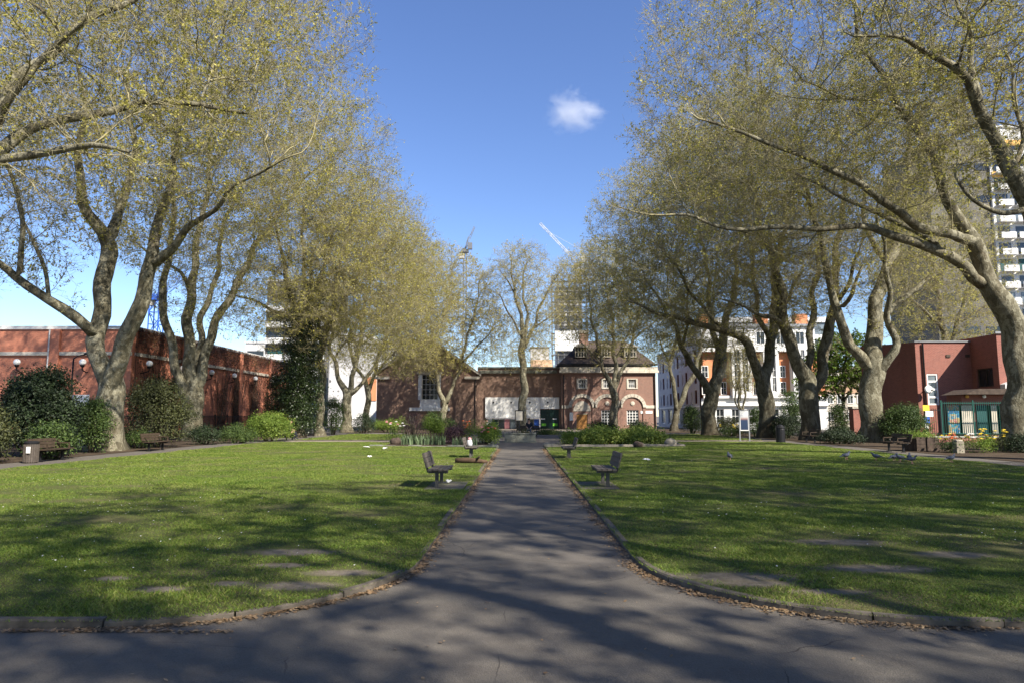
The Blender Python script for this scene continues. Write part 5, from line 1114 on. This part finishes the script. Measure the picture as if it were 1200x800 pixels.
pbush('tall_bush', 'dark bush behind the notice board', 876, 898, 478, 512, 55, 2600, .07, 'shrub_mid', 134)
pbush('tall_bush', 'dark hedge like bush between the gnarled tree and the three limbed tree', 904, 942, 482, 514, 51, 4200, .07, 'shrub_dark', 135)
pbush('tall_bush', 'fresh green shrub rising behind the dark hedge like bush', 912, 940, 452, 500, 60, 2800, .09, 'shrub_mid', 136)
pbush('low_bush', 'very dark low hedge at the foot of the three limbed tree', 956, 1008, 499, 519, 41, 4800, .055, 'shrub_dark', 137, 7)
pbush('tall_bush', 'green shrub growing through the green railings', 972, 996, 470, 505, 54, 2500, .08, 'shrub_mid', 138)
pbush('rounded_bush', 'rounded dark green bush between the smooth tall tree and the red brick building', 1033, 1086, 470, 520, 42.5, 7500, .07, 'shrub_mid', 139, 7)
pbush('rounded_bush', 'leafy dark growth around the foot of the leaning plane tree', 1178, 1215, 505, 528, 31.5, 2600, .055, 'shrub_dark', 140)
# flowers and leaves of the mixed bed near the leaning tree, the iris bed and the planters
def flowers(kind, label, base, w, d, n, hgt, leafm, petalm, seed, group, nf=12, ls=.06, cat='flowers'):
    r = np.random.RandomState(seed); t = thing(kind, label, cat, base, 0, group)
    bl = [(r.uniform(-w, w)*.8, r.uniform(-d, d)*.8, hgt*r.uniform(.3, .5), w*.35, d*.5, hgt*.42) for _ in range(6)]
    link('foliage', bush_mesh(kind, bl, n, ls, leafm, seed), t)
    for k in range(nf):
        x, y, z = r.uniform(-w, w), r.uniform(-d, d)-.1, hgt*r.uniform(.75, 1.15); mb = MB(); s = .05
        mb.sphere((x, y, z), (s, s, s*.7), 6)
        for q in range(5): mb.sphere((x+s*1.1*math.cos(q*1.257), y+s*1.1*math.sin(q*1.257), z), (s*.7, s*.7, s*.3), 6)
        f = mb.build('flower', M[petalm[k % len(petalm)]], t); MB().tube([(x, y, 0), (x, y, z)], .006, 4).build('stalk', M['shrub_mid'], f)
    return t
FG = 'flowering clumps in the beds'
g = G(1145, 531); flowers('flower_clump', 'orange and yellow flowers beside the raised timber planter', (g.x-.55, g.y+.6, 0), .55, .5, 1400, .75, 'shrub_mid', ['petal_yellow', 'petal_red'], 201, FG, 14)
flowers('flower_clump', 'pale leafy flowering clump between the raised planter and the leaning plane tree', (g.x+.55, g.y+.7, 0), .6, .5, 1500, .8, 'shrub_bright', ['petal_yellow', 'petal_white'], 202, FG, 16)
flowers('flower_clump', 'spiky flowering clump with yellow heads at the foot of the leaning plane tree', (g.x+1.35, g.y+.9, 0), .5, .4, 1100, .95, 'shrub_olive', ['petal_yellow'], 203, FG, 12)
g = G(858, 511); flowers('flower_clump', 'yellow flowers in front of the thick peeling trunk beside the notice board', (g.x, g.y, 0), 1.1, .6, 1300, .9, 'shrub_mid', ['petal_yellow'], 204, FG, 18, .08)
g = G(163, 521); flowers('flower_clump', 'small yellow flowers behind the lone bench near the big trunk', (g.x, g.y+1, 0), .7, .5, 700, .7, 'shrub_mid', ['petal_yellow', 'petal_white'], 205, FG, 9)
g = G(530, 505); flowers('flower_clump', 'white and pink flower heads above the purple shrub', (g.x, 41.2, .1), .9, .4, 500, 1.15, 'shrub_mid', ['petal_white', 'petal_pink'], 206, FG, 10)
g = G(546, 500); flowers('flower_clump', 'orange tulips behind the fresh green shrub', (P(546,500,43).x, 43, 0), .25, .2, 300, 1.2, 'shrub_mid', ['petal_red'], 207, FG, 12, .05)
flowers('flower_clump', 'dark red and pink blooms in the fresh green shrub by the path', (P(570,505,38.4).x, 38.4, .1), .5, .2, 400, .85, 'shrub_bright', ['petal_pink', 'petal_red'], 208, FG, 9, .05)
def iris(label, x, y, n, h, seed, m='blade'):
    r = random.Random(seed); t = thing('iris_clump', label, 'plant', (x, y, .1), 0, 'iris clumps along the bed edge'); mb = MB()
    for k in range(n):
        a = r.uniform(0, 6.28); bx_, by_ = r.uniform(-.28, .28), r.uniform(-.18, .18); l = h*r.uniform(.6, 1.1); le = r.uniform(.05, .45)*l; w = .022
        dx, dy = math.cos(a), math.sin(a); sx, sy = -dy*w, dx*w; p = [(bx_, by_, 0), (bx_+dx*le*.25, by_+dy*le*.25, l*.55), (bx_+dx*le, by_+dy*le, l*.92)]
        mb.add([(p[0][0]-sx, p[0][1]-sy, 0), (p[0][0]+sx, p[0][1]+sy, 0), (p[1][0]+sx, p[1][1]+sy, p[1][2]), (p[1][0]-sx, p[1][1]-sy, p[1][2]), p[2]], [(0,1,2,3), (3,2,4)])
    mb.build('blades', M[m], t); return t
xs_ = [476, 486, 496, 507, 516]
for k, px in enumerate(xs_): iris(['first iris clump at the outer end of the bed', 'second iris clump, fanned pale green blades', 'iris clump in front of the brown twiggy shrub', 'fourth iris clump, lower, before the picket edging', 'iris clump touching the purple shrub'][k], P(px, 515, 37.6).x, 37.6+.25*(k % 2), 46, .62, 220+k)
iris('strappy leaves between the purple shrub and the corner of the bed', P(536, 515, 37.2).x, 37.2, 40, .5, 226); iris('small strappy clump behind the second bench', P(553, 515, 37).x, 37, 34, .45, 227)
# ivy on the clad tree
t = [o for o in TREES if o.name.startswith('ivy_clad_tree')][0]; bs = t.location
iv = []
for k in range(26):
    z = .6+k*.36; r_ = 1.5*(1.0-.35*abs(z-4.2)/5); p = P(349, 487, 53); iv.append((math.sin(k*1.7)*.35, math.cos(k*2.3)*.35, z, r_, r_*.9, .6))
iv += [(-.5,-.2,9.6,.7,.6,.9), (-1.0,-.5,10.8,.5,.45,.9), (.8,.2,9.8,.6,.5,.9), (1.5,.4,11,.4,.4,.9), (-1.3,-.4,9.1,.55,.4,.5), (.3,-.3,10.6,.45,.4,1.0)]
link('ivy', bush_mesh('ivy', iv, 42000, .11, 'ivy', 300, up=-.1), t)
# ---------------------------------------------------------------- street furniture
BG = 'slatted park benches'
def make_bench(L, label, wood='bench_wood', arms=False, legm='dark_concrete'):
    t = thing('park_bench', label, 'bench', (0,0,0), 0, BG)          # faces +X, length along Y
    s = MB()
    for k in range(4): s.box((-.2+k*.125,-L/2,.415+.006*(k % 2)),(-.2+k*.125+.105,L/2,.455+.006*(k % 2)))
    s.build('seat', M[wood], t)
    b = MB()
    for k in range(3):
        z = .49+k*.118; x = -.235-(z-.45)*.28; b.prism([(x-.02, z), (x+.018, z), (x-.012, z+.105), (x-.05, z+.105)], 1, -L/2, L/2) if False else b.add([(x+.0,-L/2,z),(x+.036,-L/2,z),(x+.006,-L/2,z+.105),(x-.03,-L/2,z+.105),(x+.0,L/2,z),(x+.036,L/2,z),(x+.006,L/2,z+.105),(x-.03,L/2,z+.105)], [(0,1,2,3),(7,6,5,4),(0,4,5,1),(1,5,6,2),(2,6,7,3),(3,7,4,0)])
    b.build('backrest', M[wood], t)
    for y in (-L/2+.24, L/2-.24):
        MB().box((-.04,y-.04,0),(.04,y+.04,.35)).build('leg', M[legm], t); MB().box((-.10,y-.05,-.002),(.10,y+.05,.025)).build('foot', M[legm], t)
        MB().box((-.21,y-.04,.351),(.27,y+.04,.413)).build('support', M[legm], t)
        MB().bar((-.215,y,.37),(-.345,y,.84), .05, .03).build('back_support', M['iron'], t)
        if arms: MB().bar((-.30,y,.66),(.25,y,.64), .06, .04).bar((.24,y,.42),(.24,y,.64), .04).build('armrest', M[wood], t)
    return t
b0 = make_bench(1.45, 'grey slatted bench nearest on the path edge of the left lawn, lit on its seat'); b0.scale = (.92, .95, .92); b0.location = (-1.86, 16.0, LZ)
copy_tree(b0, (-1.9, 27.0, LZ), 0, 'bench with the white bag, near the iris bed')
copy_tree(b0, (1.98, 16.1, LZ), math.pi, 'grey slatted bench nearest on the path edge of the right lawn')
copy_tree(b0, (1.9, 26.8, LZ), math.pi, 'bench on the right lawn just before the stone edged bed')
b1 = make_bench(1.7, 'brown bench with armrests beside the bin, under the dark bush', 'bench_brown', True, 'iron'); b1.location = (-17.35, 25.4, 0)
copy_tree(b1, (-17.45, 32.9, 0), 0, 'lone brown bench between the big twin trunk and the low bushes')
copy_tree(b1, (17.5, 32.3, 0), math.pi, 'dark bench in front of the tall smooth tree')
copy_tree(b1, (18.3, 43.6, 0), math.pi, 'dark bench far along the perimeter path by the gnarled tree')
copy_tree(b1, (-15.9, 47.4, 0), 0, 'bench with a dark dressed person, under the ivy covered tree')
for x0, x1, y in ((-2.1, -1.25, 16.0), (1.35, 2.2, 16.1)): struct('paving_slab', MB().box((x0, y-.85, .0), (x1, y+.85, LZ+.012)), M['asphalt'])
g = G(35.5, 542); t = thing('litter_bin', 'round slatted litter bin with a white notice beside the bench', 'bin', (g.x, g.y, 0))
mb = MB().lathe((0,0,0), [(.19,0),(.21,.03),(.21,.66),(.19,.68)], 20); mb.build('body', M['bin'], t)
for k in range(20): a = 2*math.pi*k/20; MB().bar((.222*math.cos(a),.222*math.sin(a),.04),(.222*math.cos(a),.222*math.sin(a),.66), .03, .02).build('slat', M['bin'], t)
MB().lathe((0,0,.681), [(.23,0),(.235,.05),(.2,.08),(.13,.09)], 20).build('lid', M['iron'], t); MB().box((.01,-.27,.36),(.15,-.255,.58)).build('notice', M['white'], t)
g = G(915, 519); t = thing('litter_bin', 'dark bin beside the far bench by the gnarled tree', 'bin', (g.x, g.y, 0)); MB().lathe((0,0,0), [(.24,0),(.27,.05),(.27,.85),(.24,.9)], 16).build('body', M['iron'], t); MB().lathe((0,0,.901), [(.28,0),(.28,.06),(.15,.2),(.02,.24)], 16).build('lid', M['iron'], t)
g = G(873, 517.5); t = thing('notice_board', 'free standing notice board on two grey posts with a dark poster', 'notice board', (g.x, g.y, 0), R(-8))
for x in (-.29, .29): MB().box((x-.035,-.035,0),(x+.035,.035,2.0)).build('post', M['lead'], t)
MB().box((-.255,-.03,.72),(.255,.03,1.98)).build('panel', M['white'], t); MB().box((-.225,-.036,.78),(.225,-.031,1.72)).build('poster', M['poster'], t); MB().box((-.33,-.05,2.0),(.33,.05,2.05)).build('cap', M['lead'], t)
# stone trough, hooped frame on post, raised planters
g = G(609.5, 518); t = thing('stone_trough', 'grey weathered stone planter closing the end of the middle path', 'planter', (g.x, g.y+.9, 0))
mb = MB()
for a, b in (((-.98,-.75,.06),(.98,-.55,.52)), ((-.98,.55,.06),(.98,.75,.52)), ((-.98,-.548,.06),(-.78,.548,.52)), ((.78,-.548,.06),(.98,.548,.52))): mb.box(a, b)
mb.build('basin', M['stone_grey'], t); MB().box((-1.04,-.81,0),(1.04,.81,.058)).build('plinth', M['stone_grey'], t); MB().box((-.77,-.54,.1),(.77,.54,.44)).build('soil', M['soil'], t)
MB().box((-1.02,-.79,.522),(1.02,-.53,.58)).box((-1.02,.53,.522),(1.02,.79,.58)).box((-1.02,-.528,.522),(-.76,.528,.58)).box((.76,-.528,.522),(1.02,.528,.58)).build('rim', M['stone_grey'], t)
bush('low_bush', 'thin reddish low plants growing in the stone planter', (g.x, g.y+.9, .44), [(0,0,.12,.7,.45,.16), (.4,0,.1,.3,.4,.2)], 500, .06, 'shrub_olive', 310, stems=10)
p = P(608.5, 505, 50); t = thing('framed_sign', 'small square dark frame on a post behind the stone planter', 'sign', (p.x, 50, 0))
MB().box((-.04,-.04,0),(.04,.04,1.28)).build('post', M['iron'], t); MB().box((-.32,-.03,1.28),(.32,.03,1.34)).box((-.32,-.03,2.02),(.32,.03,2.08)).box((-.32,-.03,1.341),(-.25,.03,2.019)).box((.25,-.03,1.341),(.32,.03,2.019)).build('frame', M['iron'], t); MB().box((-.248,-.01,1.342),(.248,.01,2.018)).build('panel', M['stone'], t)
g0, g1 = G(1057, 527), G(1124, 531); t = thing('raised_planter', 'dark timber raised planter overflowing with green plants', 'planter', ((g0.x+g1.x)/2, (g0.y+g1.y)/2+.6, 0)); w = (g1.x-g0.x)/2+.1
for k in range(4): MB().box((-w,-.55,.02+k*.165),(w,-.49,.175+k*.165)).build('front_board', M['plank'], t); MB().box((-w,.49,.02+k*.165),(w,.55,.175+k*.165)).build('rear_board', M['plank'], t)
for s in (-1, 1): MB().box((s*w-.04,-.488,.02),(s*w+.04,.488,.67)).build('end_board', M['plank'], t)
MB().box((-w*.02-.05,-.60,0),(w*.02+.05,-.552,.68)).build('post', M['plank'], t); MB().box((-w+.05,-.48,.1),(w-.05,.48,.6)).build('soil', M['soil'], t); bx_ = t.location.copy()
bush('low_bush', 'fresh green plants spilling over the raised timber planter', (bx_.x, bx_.y, .6), [(-w*.6,0,.06,w*.35,.45,.16), (0,0,.08,w*.4,.45,.2), (w*.6,0,.06,w*.35,.45,.17)], 1500, .06, 'shrub_bright', 311, stems=6)
g = G(1128.5, 531); t = thing('stone_block', 'pale stone block at the end of the raised timber planter', 'block', (g.x, g.y+.3, 0)); bpy_ = MB().prism([(-.17,0),(.17,0),(.16,.5),(.12,.56),(-.12,.56),(-.16,.5)], 1, -.17, .17); bpy_.build('block', M['edging_stone'], t); MB().box((-.13,-.13,.562),(.13,.13,.60)).build('cap', M['stone'], t)
for px, py, lab, s in ((641.5, 525, 'pale rounded stone at the path corner of the stone edged bed', .26), (748, 524.5, 'dark knobbly stone on the stone edging', .3), (786, 523, 'pale rock at the outer end of the stone edging', .4), (781, 522, 'small rock beside the pale rock on the stone edging', .25), (464, 522, 'dark log end at the outer end of the iris bed', .4)):
    g = G(px, py); mb = MB().sphere((0,0,s*.5), (s*.9, s*.7, s*.6), 12); rr = random.Random(int(px)); mb.v = [tuple(Vector(v)*(1+.25*noise.noise(Vector(v)*5+Vector((px,0,0))))) for v in mb.v]
    tag(mb.build('edging_rock', M['edging_stone' if 'pale' in lab else 'plank'], None, True), lab, 'rock', 'rocks along the beds').location = (g.x, g.y, .02)
g0, g1 = G(534, 543.5), G(571, 544.5); t = thing('fallen_log', 'dark brown fallen log lying on the grass beside the second bench', 'log', ((g0.x+g1.x)/2, (g0.y+g1.y)/2, LZ), 0)
mb = MB(); hw = (g1.x-g0.x)/2; mb.tube([(-hw,.1,.08),(-hw*.4,.06,.095),(hw*.1,0,.085),(hw*.6,-.06,.07),(hw,-.1,.05)], [.085,.10,.09,.075,.05], 10); mb.build('trunk', M['log'], t, True); MB().tube([(hw*.3,-.02,.12),(hw*.55,-.25,.24)], [.05,.03], 7).build('branch_stub', M['bench_brown'], t, True)
# picket edging in the iris bed
t = thing('picket_edging', 'short row of brown pickets behind the irises', 'fence', (P(509, 512, 41.5).x, 41.5, 0))
for k in range(13): MB().prism([(-1.0+k*.16-.04,0),(-1.0+k*.16+.04,0),(-1.0+k*.16+.04,.62),(-1.0+k*.16,.68),(-1.0+k*.16-.04,.62)], 1, -.015, .015).build('picket', M['bench_brown'], t)
for z in (.18, .48): MB().box((-1.1,.016,z),(1.0,.05,z+.05)).build('rail', M['bench_brown'], t)
# railings
def railing(kind, label, a, b, h, m, z0=0, step=.13, bay=2.4, group=None, solid=None):
    a, b = Vector((*a, z0)), Vector((*b, z0)); d = (b-a); L = d.length; rz = math.atan2(d.y, d.x); t = thing(kind, label, 'fence', a, rz, group); n = max(1, round(L/bay)); bl = L/n
    for k in range(n+1): MB().box((k*bl-.035,-.035,0),(k*bl+.035,.035,h+.08)).build('post', M[m], t)
    for k in range(n):
        mb = MB().box((k*bl+.036,-.02,.14),((k+1)*bl-.036,.02,.18)).box((k*bl+.036,-.02,h-.12),((k+1)*bl-.036,.02,h-.08)); q = k*bl+.036+step/2
        while q < (k+1)*bl-.05: mb.box((q-.011,-.011,.02),(q+.011,.011,h)); q += step
        mb.build('railing_panel', M[m], t)
    return t
railing('iron_railing', 'black iron railing running behind the bushes below the long brick building', (-26, 20), (-26, 68), 1.7, 'iron')
railing('iron_railing', 'black iron railing in front of the mansion block', (17.5, 70.5), (30, 70.5), 1.5, 'iron')
railing('green_railing', 'green railing behind the tall smooth tree', (26.0, 58), (35.5, 52.2), 2.0, 'fence_green', group='green metal railings')
fz = .38; f0, f1 = P(1103, 480, 44.4).x, P(1215, 480, 44.4).x
t = thing('low_wall', 'low dark brick wall under the green railing of the playground', 'wall', ((f0+f1)/2, 44.4, 0)); MB().box((f0-(f0+f1)/2-1.5,-.12,0),((f1-f0)/2,.12,fz-.08)).build('brickwork', M['brick_right'], t); MB().box((f0-(f0+f1)/2-1.55,-.16,fz-.078),((f1-f0)/2,.16,fz)).build('coping', M['concrete'], t)
railing('green_railing', 'tall green railing before the painted panels of the playground', (f0, 44.4), (f1, 44.4), 2.2, 'fence_green', fz, group='green metal railings')
railing('iron_railing', 'short black railing beside the rounded bush and red brick building', (P(1086,500,44.4).x, 44.4), (f0-.06, 44.4), 1.75, 'iron', fz)
t = thing('brick_pier', 'red brick gate pier with a pale cap behind the low dark hedge', 'pier', (P(1003, 490, 52).x, 52, 0)); MB().box((-.33,-.33,0),(.33,.33,2.2)).build('shaft', M['brick_right'], t); MB().box((-.4,-.4,2.202),(.4,.4,2.36)).build('cap', M['stone'], t)
for q, lab in ((83, 'pale blue painted gate seen through the gap beside the dark rounded bush'), (95, 'second pale gate leaf nearer the big twin trunk')):
    p = P(q, 500, 33.5); t = thing('gate', lab, 'gate', (p.x, 33.5, 0), 0, 'pale gates below the long brick building')
    MB().box((-.28,-.02,.12),(.28,.02,1.5)).build('gate_leaf', M['glass_pale'], t)
    for x in (-.3, .3): MB().box((x-.03,-.03,0),(x+.03,.03,1.65)).build('post', M['iron'], t)
    for k in range(6): MB().box((-.25+k*.1-.012,-.045,.12),(-.25+k*.1+.012,-.022,1.6)).build('bar', M['iron'], t)
p = P(94, 474, 40); t = thing('white_sign', 'white sign board in the gap beside the big twin trunk', 'sign', (p.x, 40, 0)); MB().box((-.5,-.03,2.0),(.5,.03,2.9)).build('board', M['white'], t); MB().box((-.5,-.035,1.3),(.5,.03,1.98)).build('lower_board', M['blue_render'], t)
for x in (-.4, .4): MB().box((x-.03,.031,0),(x+.03,.09,2.9)).build('post', M['iron'], t)
# sign cluster by the red building
p = P(1088, 484, 44.0); t = thing('wall_sign', 'small white blue and yellow sign on the railing beside the rounded bush', 'sign', (p.x, 44.2, 0)); 
for c, a, b, m in (('panel', (-.3, 2.15), (.25, 2.55), 'petal_yellow'), ('panel', (-.28, 1.3), (.22, 1.75), 'crane_blue'), ('panel', (-.1, 1.76), (.55, 2.14), 'white'), ('panel', (-.25, .95), (.1, 1.29), 'white')): MB().box((a[0],-.02,a[1]),(b[0],.02,b[1])).build(c, M[m], t)
MB().box((-.03,.021,0),(.03,.08,2.6)).build('post', M['iron'], t); t.scale = (.75, 1, .92)
# street lamp by the long building
p = P(82, 480, 42); zt = P(84, 417, 42).z; t = thing('street_lamp', 'black street lamp with a flat curved head before the orange brick wall', 'street lamp', (p.x, 42, 0))
MB().tube([(0,0,0),(0,0,1.2),(0,0,zt-.15)], [.08,.06,.045], 8).build('pole', M['iron'], t, True); MB().tube([(0,0,zt-.17),(.25,0,zt+.02),(.7,0,zt+.1)], .035, 7).build('arm', M['iron'], t, True); MB().sphere((1.15,0,zt+.16), (.55,.2,.12), 12).build('lamp_head', M['iron'], t, True)
# ---------------------------------------------------------------- pigeons and litter
def make_pigeon(label):
    t = thing('pigeon', label, 'bird', (0,0,0), 0, 'pigeons feeding on the lawn')
    mb = MB(); mb.tube([(-.19,0,.105),(-.12,0,.12),(-.06,0,.13),(0,0,.14),(.06,0,.15),(.095,0,.19),(.115,0,.225),(.135,0,.235),(.155,0,.228),(.18,0,.222)], [.012,.03,.055,.066,.056,.034,.027,.028,.018,.003], 10); mb.build('body', M['pigeon'], t, True)
    for s in (-1, 1):
        MB().sphere((-.03,s*.056,.142), (.10,.016,.042), 10).build('wing', M['pigeon'], t, True); MB().tube([(.0,s*.028,.085),(.005,s*.03,.03),(.0,s*.03,0),(.04,s*.03,.004)], [.01,.006,.006,.004], 5).build('leg', M['pink'], t)
        MB().tube([(-.17,s*.012,.108),(-.25,s*.02,.09)], [.014,.012], 5).build('tail_feather', M['pigeon'], t)
    return t
pg = [(992, 540, .3, 'dark pigeon standing apart at the far end of the feeding group'), (1027, 541, 2.8, 'pale winged pigeon facing the far trees'), (1048, 542, .4, 'pigeon pecking at the head of the close trio'), (1055, 542.5, 3.4, 'middle pigeon of the close trio'), (1066, 542, 1.0, 'pigeon at the rear of the close trio'), (1069, 545, 5.5, 'pigeon just in front of the close trio'), (1115, 543.5, .2, 'dark pigeon alone, nearest the raised timber planter'), (855, 540.5, 1.6, 'small dark bird alone in the middle of the lawn')]
p0 = make_pigeon(pg[0][3])
for i, (px, py, rz, lab) in enumerate(pg):
    g = G(px, py); loc = (g.x, g.y, LZ+.02)
    if i == 0: p0.location = loc; p0.rotation_euler.z = rz; p0.scale = (1.15,)*3
    else: copy_tree(p0, loc, rz, lab, sc=1.1)
for px, py, lab, s in ((428, 526, 'larger white scrap of paper on the far part of the left lawn', .22), (450, 527.5, 'flat white scrap of paper near the iris bed', .2), (756, 541.5, 'white scraps of litter on the right lawn beyond the bench', .2), (525, 569, 'white crumpled paper under the nearest left bench', .1), (432, 538, 'tiny white scrap in the middle of the left lawn', .13), (251, 517, 'white scrap at the foot of the low bushes', .2)):
    s *= .62; g = G(px, py); r = random.Random(px); t = thing('litter_scrap', lab, 'litter', (g.x, g.y, LZ+.035), 0, 'white litter on the lawns')
    for q in range(2):
        mb = MB(); vs = [(s*math.cos(k*.9)*r.uniform(.5, 1)+q*s*.8, s*.7*math.sin(k*.9)*r.uniform(.5, 1), r.uniform(0, .06)) for k in range(7)]; c = (q*s*.8, 0, .07); mb.add(vs+[c], [(k, (k+1) % 7, 7) for k in range(7)]+[tuple(range(6, -1, -1))]); mb.build('paper', M['white'], t)
t = thing('carrier_bag', 'white bag with a pink top standing on the second left bench', 'bag', (-1.95, 26.8, LZ+.428)); t.scale = (.8,.8,.8); mb = MB()
mb.lathe((0,0,0), [(.08,0),(.13,.03),(.14,.14),(.11,.27),(.08,.32)], 14); mb.v = [tuple(Vector(v)*(1+.10*noise.noise(Vector(v)*9))) for v in mb.v]; mb.build('body', M['blue_render'], t, True); MB().lathe((0,0,.322), [(.07,0),(.09,.04),(.07,.08),(.03,.1)], 12).build('top', M['pink'], t, True)
# ---------------------------------------------------------------- people
def person(label, loc, rz, J, top, legs, hairc='hair', sc=1):
    """J: joint places; one continuous skinned body"""
    names = ['pelvis','waist','chest','neck','head_base','head_top','shL','elL','wrL','haL','shR','elR','wrR','haR','hipL','knL','anL','toL','hipR','knR','anR','toR']
    rad = dict(pelvis=.135,waist=.125,chest=.15,neck=.058,head_base=.085,head_top=.088,shL=.075,elL=.048,wrL=.033,haL=.038,shR=.075,elR=.048,wrR=.033,haR=.038,hipL=.095,knL=.065,anL=.043,toL=.038,hipR=.095,knR=.065,anR=.043,toR=.038)
    E = [('pelvis','waist'),('waist','chest'),('chest','neck'),('neck','head_base'),('head_base','head_top'),('chest','shL'),('shL','elL'),('elL','wrL'),('wrL','haL'),('chest','shR'),('shR','elR'),('elR','wrR'),('wrR','haR'),('pelvis','hipL'),('hipL','knL'),('knL','anL'),('anL','toL'),('pelvis','hipR'),('hipR','knR'),('knR','anR'),('anR','toR')]
    me = bpy.data.meshes.new('person'); me.from_pydata([J[k] for k in names], [(names.index(a), names.index(b)) for a, b in E], [])
    o = bpy.data.objects.new('person', me); COL.objects.link(o); sk = o.modifiers.new('skin', 'SKIN'); ss = o.modifiers.new('sub', 'SUBSURF'); ss.levels = 2; ss.render_levels = 2
    for i, k in enumerate(names):
        sv = me.skin_vertices[0].data[i]; sv.radius = (rad[k], rad[k]); sv.use_root = k == 'pelvis'
    dg = bpy.context.evaluated_depsgraph_get(); m2 = bpy.data.meshes.new_from_object(o.evaluated_get(dg)); o.modifiers.clear(); o.data = m2; m2.name = 'person_body'
    for m in (M['skin'], M[top], M[legs], M['iron']): m2.materials.append(m)
    grp = {0: ['head_base','head_top','neck','haL','haR','wrL','wrR'], 1: ['waist','chest','shL','shR','elL','elR'], 2: ['pelvis','hipL','hipR','knL','knR','anL','anR'], 3: ['toL','toR']}
    pts = [(Vector(J[k]), g) for g, ks in grp.items() for k in ks]
    for f in m2.polygons: f.material_index = min(pts, key=lambda q: (q[0]-f.center).length)[1]; f.use_smooth = True
    o.location = loc; o.rotation_euler.z = rz; o.scale = (sc,)*3; tag(o, label, 'person')
    h = Vector(J['head_top']); d = (h-Vector(J['head_base'])).normalized()
    mb = MB().sphere(h+d*.02+Vector((-.02,0,.015)), (.105,.1,.09), 12); mb.build('hair', M[hairc], o, True)
    f = Vector((1,0,0)); c = (h+Vector(J['head_base']))/2
    MB().tube([c+f*.075+d*.03, c+f*.115-d*.0], [.012,.018], 6).build('nose', M['skin'], o, True)
    for s in (-1, 1): MB().sphere(c+f*.082+Vector((0,s*.033,0))+d*.04, .012, 8).build('eye', M['iron'], o, True); MB().sphere(c+Vector((-.005,s*.09,0))+d*.02, (.02,.012,.03), 8).build('ear', M['skin'], o, True)
    MB().sphere(c+f*.083-d*.035, (.008,.028,.007), 8).build('mouth', M['pink'], o, True); 
    for s, k, e in ((1,'haL','wrL'), (-1,'haR','wrR')):
        hp = Vector(J[k]); dr = (hp-Vector(J[e])).normalized(); sd = Vector((0,1,0))
        for q in range(4): b = hp+sd*((q-1.5)*.018); MB().tube([b, b+dr*.045, b+dr*.07+Vector((0,0,-.02))], [.010,.009,.006], 6).build('finger', M['skin'], o, True)
        MB().tube([hp-sd*s*.03, hp-sd*s*.045+dr*.03, hp-sd*s*.04+dr*.05], [.011,.010,.007], 6).build('thumb', M['skin'], o, True)
    return o
def seated(lean=.0, fwd=.42):
    b = lambda z: -.05-lean*(z-.5); return dict(pelvis=(-.08,0,.52),waist=(-.09-lean*.2,0,.70),chest=(-.08-lean*.5,0,.92),neck=(-.06-lean*.7,0,1.10),head_base=(-.02-lean*.75,0,1.19),head_top=(.0-lean*.8,0,1.31),
      shL=(-.08-lean*.6,.19,1.03),elL=(.02-lean*.3,.25,.78),wrL=(.22,.16,.68),haL=(.29,.12,.66),shR=(-.08-lean*.6,-.19,1.03),elR=(.02-lean*.3,-.25,.78),wrR=(.22,-.16,.68),haR=(.29,-.12,.66),
      hipL=(-.02,.10,.52),knL=(fwd,.12,.52),anL=(fwd+.06,.12,.10),toL=(fwd+.2,.13,.04),hipR=(-.02,-.10,.52),knR=(fwd,-.12,.50),anR=(fwd-.06,-.12,.10),toR=(fwd+.08,-.13,.04))
person('person in dark clothes sitting on the bench under the ivy covered tree', (-15.88, 47.3, .02), 0, seated(-.12), 'navy', 'navy')
b = copy_tree(b0, (P(578, 500, 52.5).x-.15, 52.5, LZ), 0, 'bench with the reclining white shirted person beyond the iris bed')
person('person in white shirt and pale jeans leaning far back on a bench', (b.location.x+.1, 52.4, LZ-.02), 0, seated(.55, .5), 'white_cloth', 'denim')
b = copy_tree(b1, (P(620, 500, 56).x, 56.4, 0.02), -math.pi/2, 'bench behind the stone planter with a dark dressed person'); b.location.z = .025
person('person in dark top sitting behind the stone planter facing the viewpoint', (b.location.x, 56.28, .045), -math.pi/2, seated(-.05), 'navy', 'denim')
# ---------------------------------------------------------------- cloud
def cloud(label, px, py, D, rx, ry, rz, dens, seed):
    t = Nt('cloud_vapour'); t.n.remove(t.b); v = t.n.new('ShaderNodeVolumePrincipled'); v.inputs['Color'].default_value = (1, 1, 1, 1); v.inputs['Anisotropy'].default_value = .0
    ln = t.n.new('ShaderNodeVectorMath'); ln.operation = 'LENGTH'; t.link(t.co, ln.inputs[0])
    n1 = t.noise(1.7, 6, .62, dist=.4); n1.node.inputs['W' if 'W' in n1.node.inputs else 'Scale'].default_value = 1.7
    mp = t.n.new('ShaderNodeMapping'); mp.inputs['Location'].default_value = (seed*3.1, seed*1.7, seed); t.link(t.co, mp.inputs[0]); t.link(mp.outputs[0], n1.node.inputs['Vector'])
    fall = t.math('SUBTRACT', 1.0, ln.outputs['Value']); d = t.math('SUBTRACT', t.math('ADD', t.math('MULTIPLY', fall, .75), t.math('MULTIPLY', n1, 1.5)), .98)
    d = t.math('MULTIPLY', t.math('MAXIMUM', d, 0.0), dens); t.link(d, v.inputs['Density']); t.link(v.outputs[0], t.out.inputs['Volume'])
    p = P(px, py, D); o = MB().sphere((0,0,0), 1, 20).build('cloud', t.m, None, True); o.location = p; o.scale = (rx, ry, rz); tag(o, label, 'cloud', None, 'stuff'); return o
cloud('small wispy white cloud alone in the blue sky', 672, 131, 1500, 95, 70, 62, .02, 3)
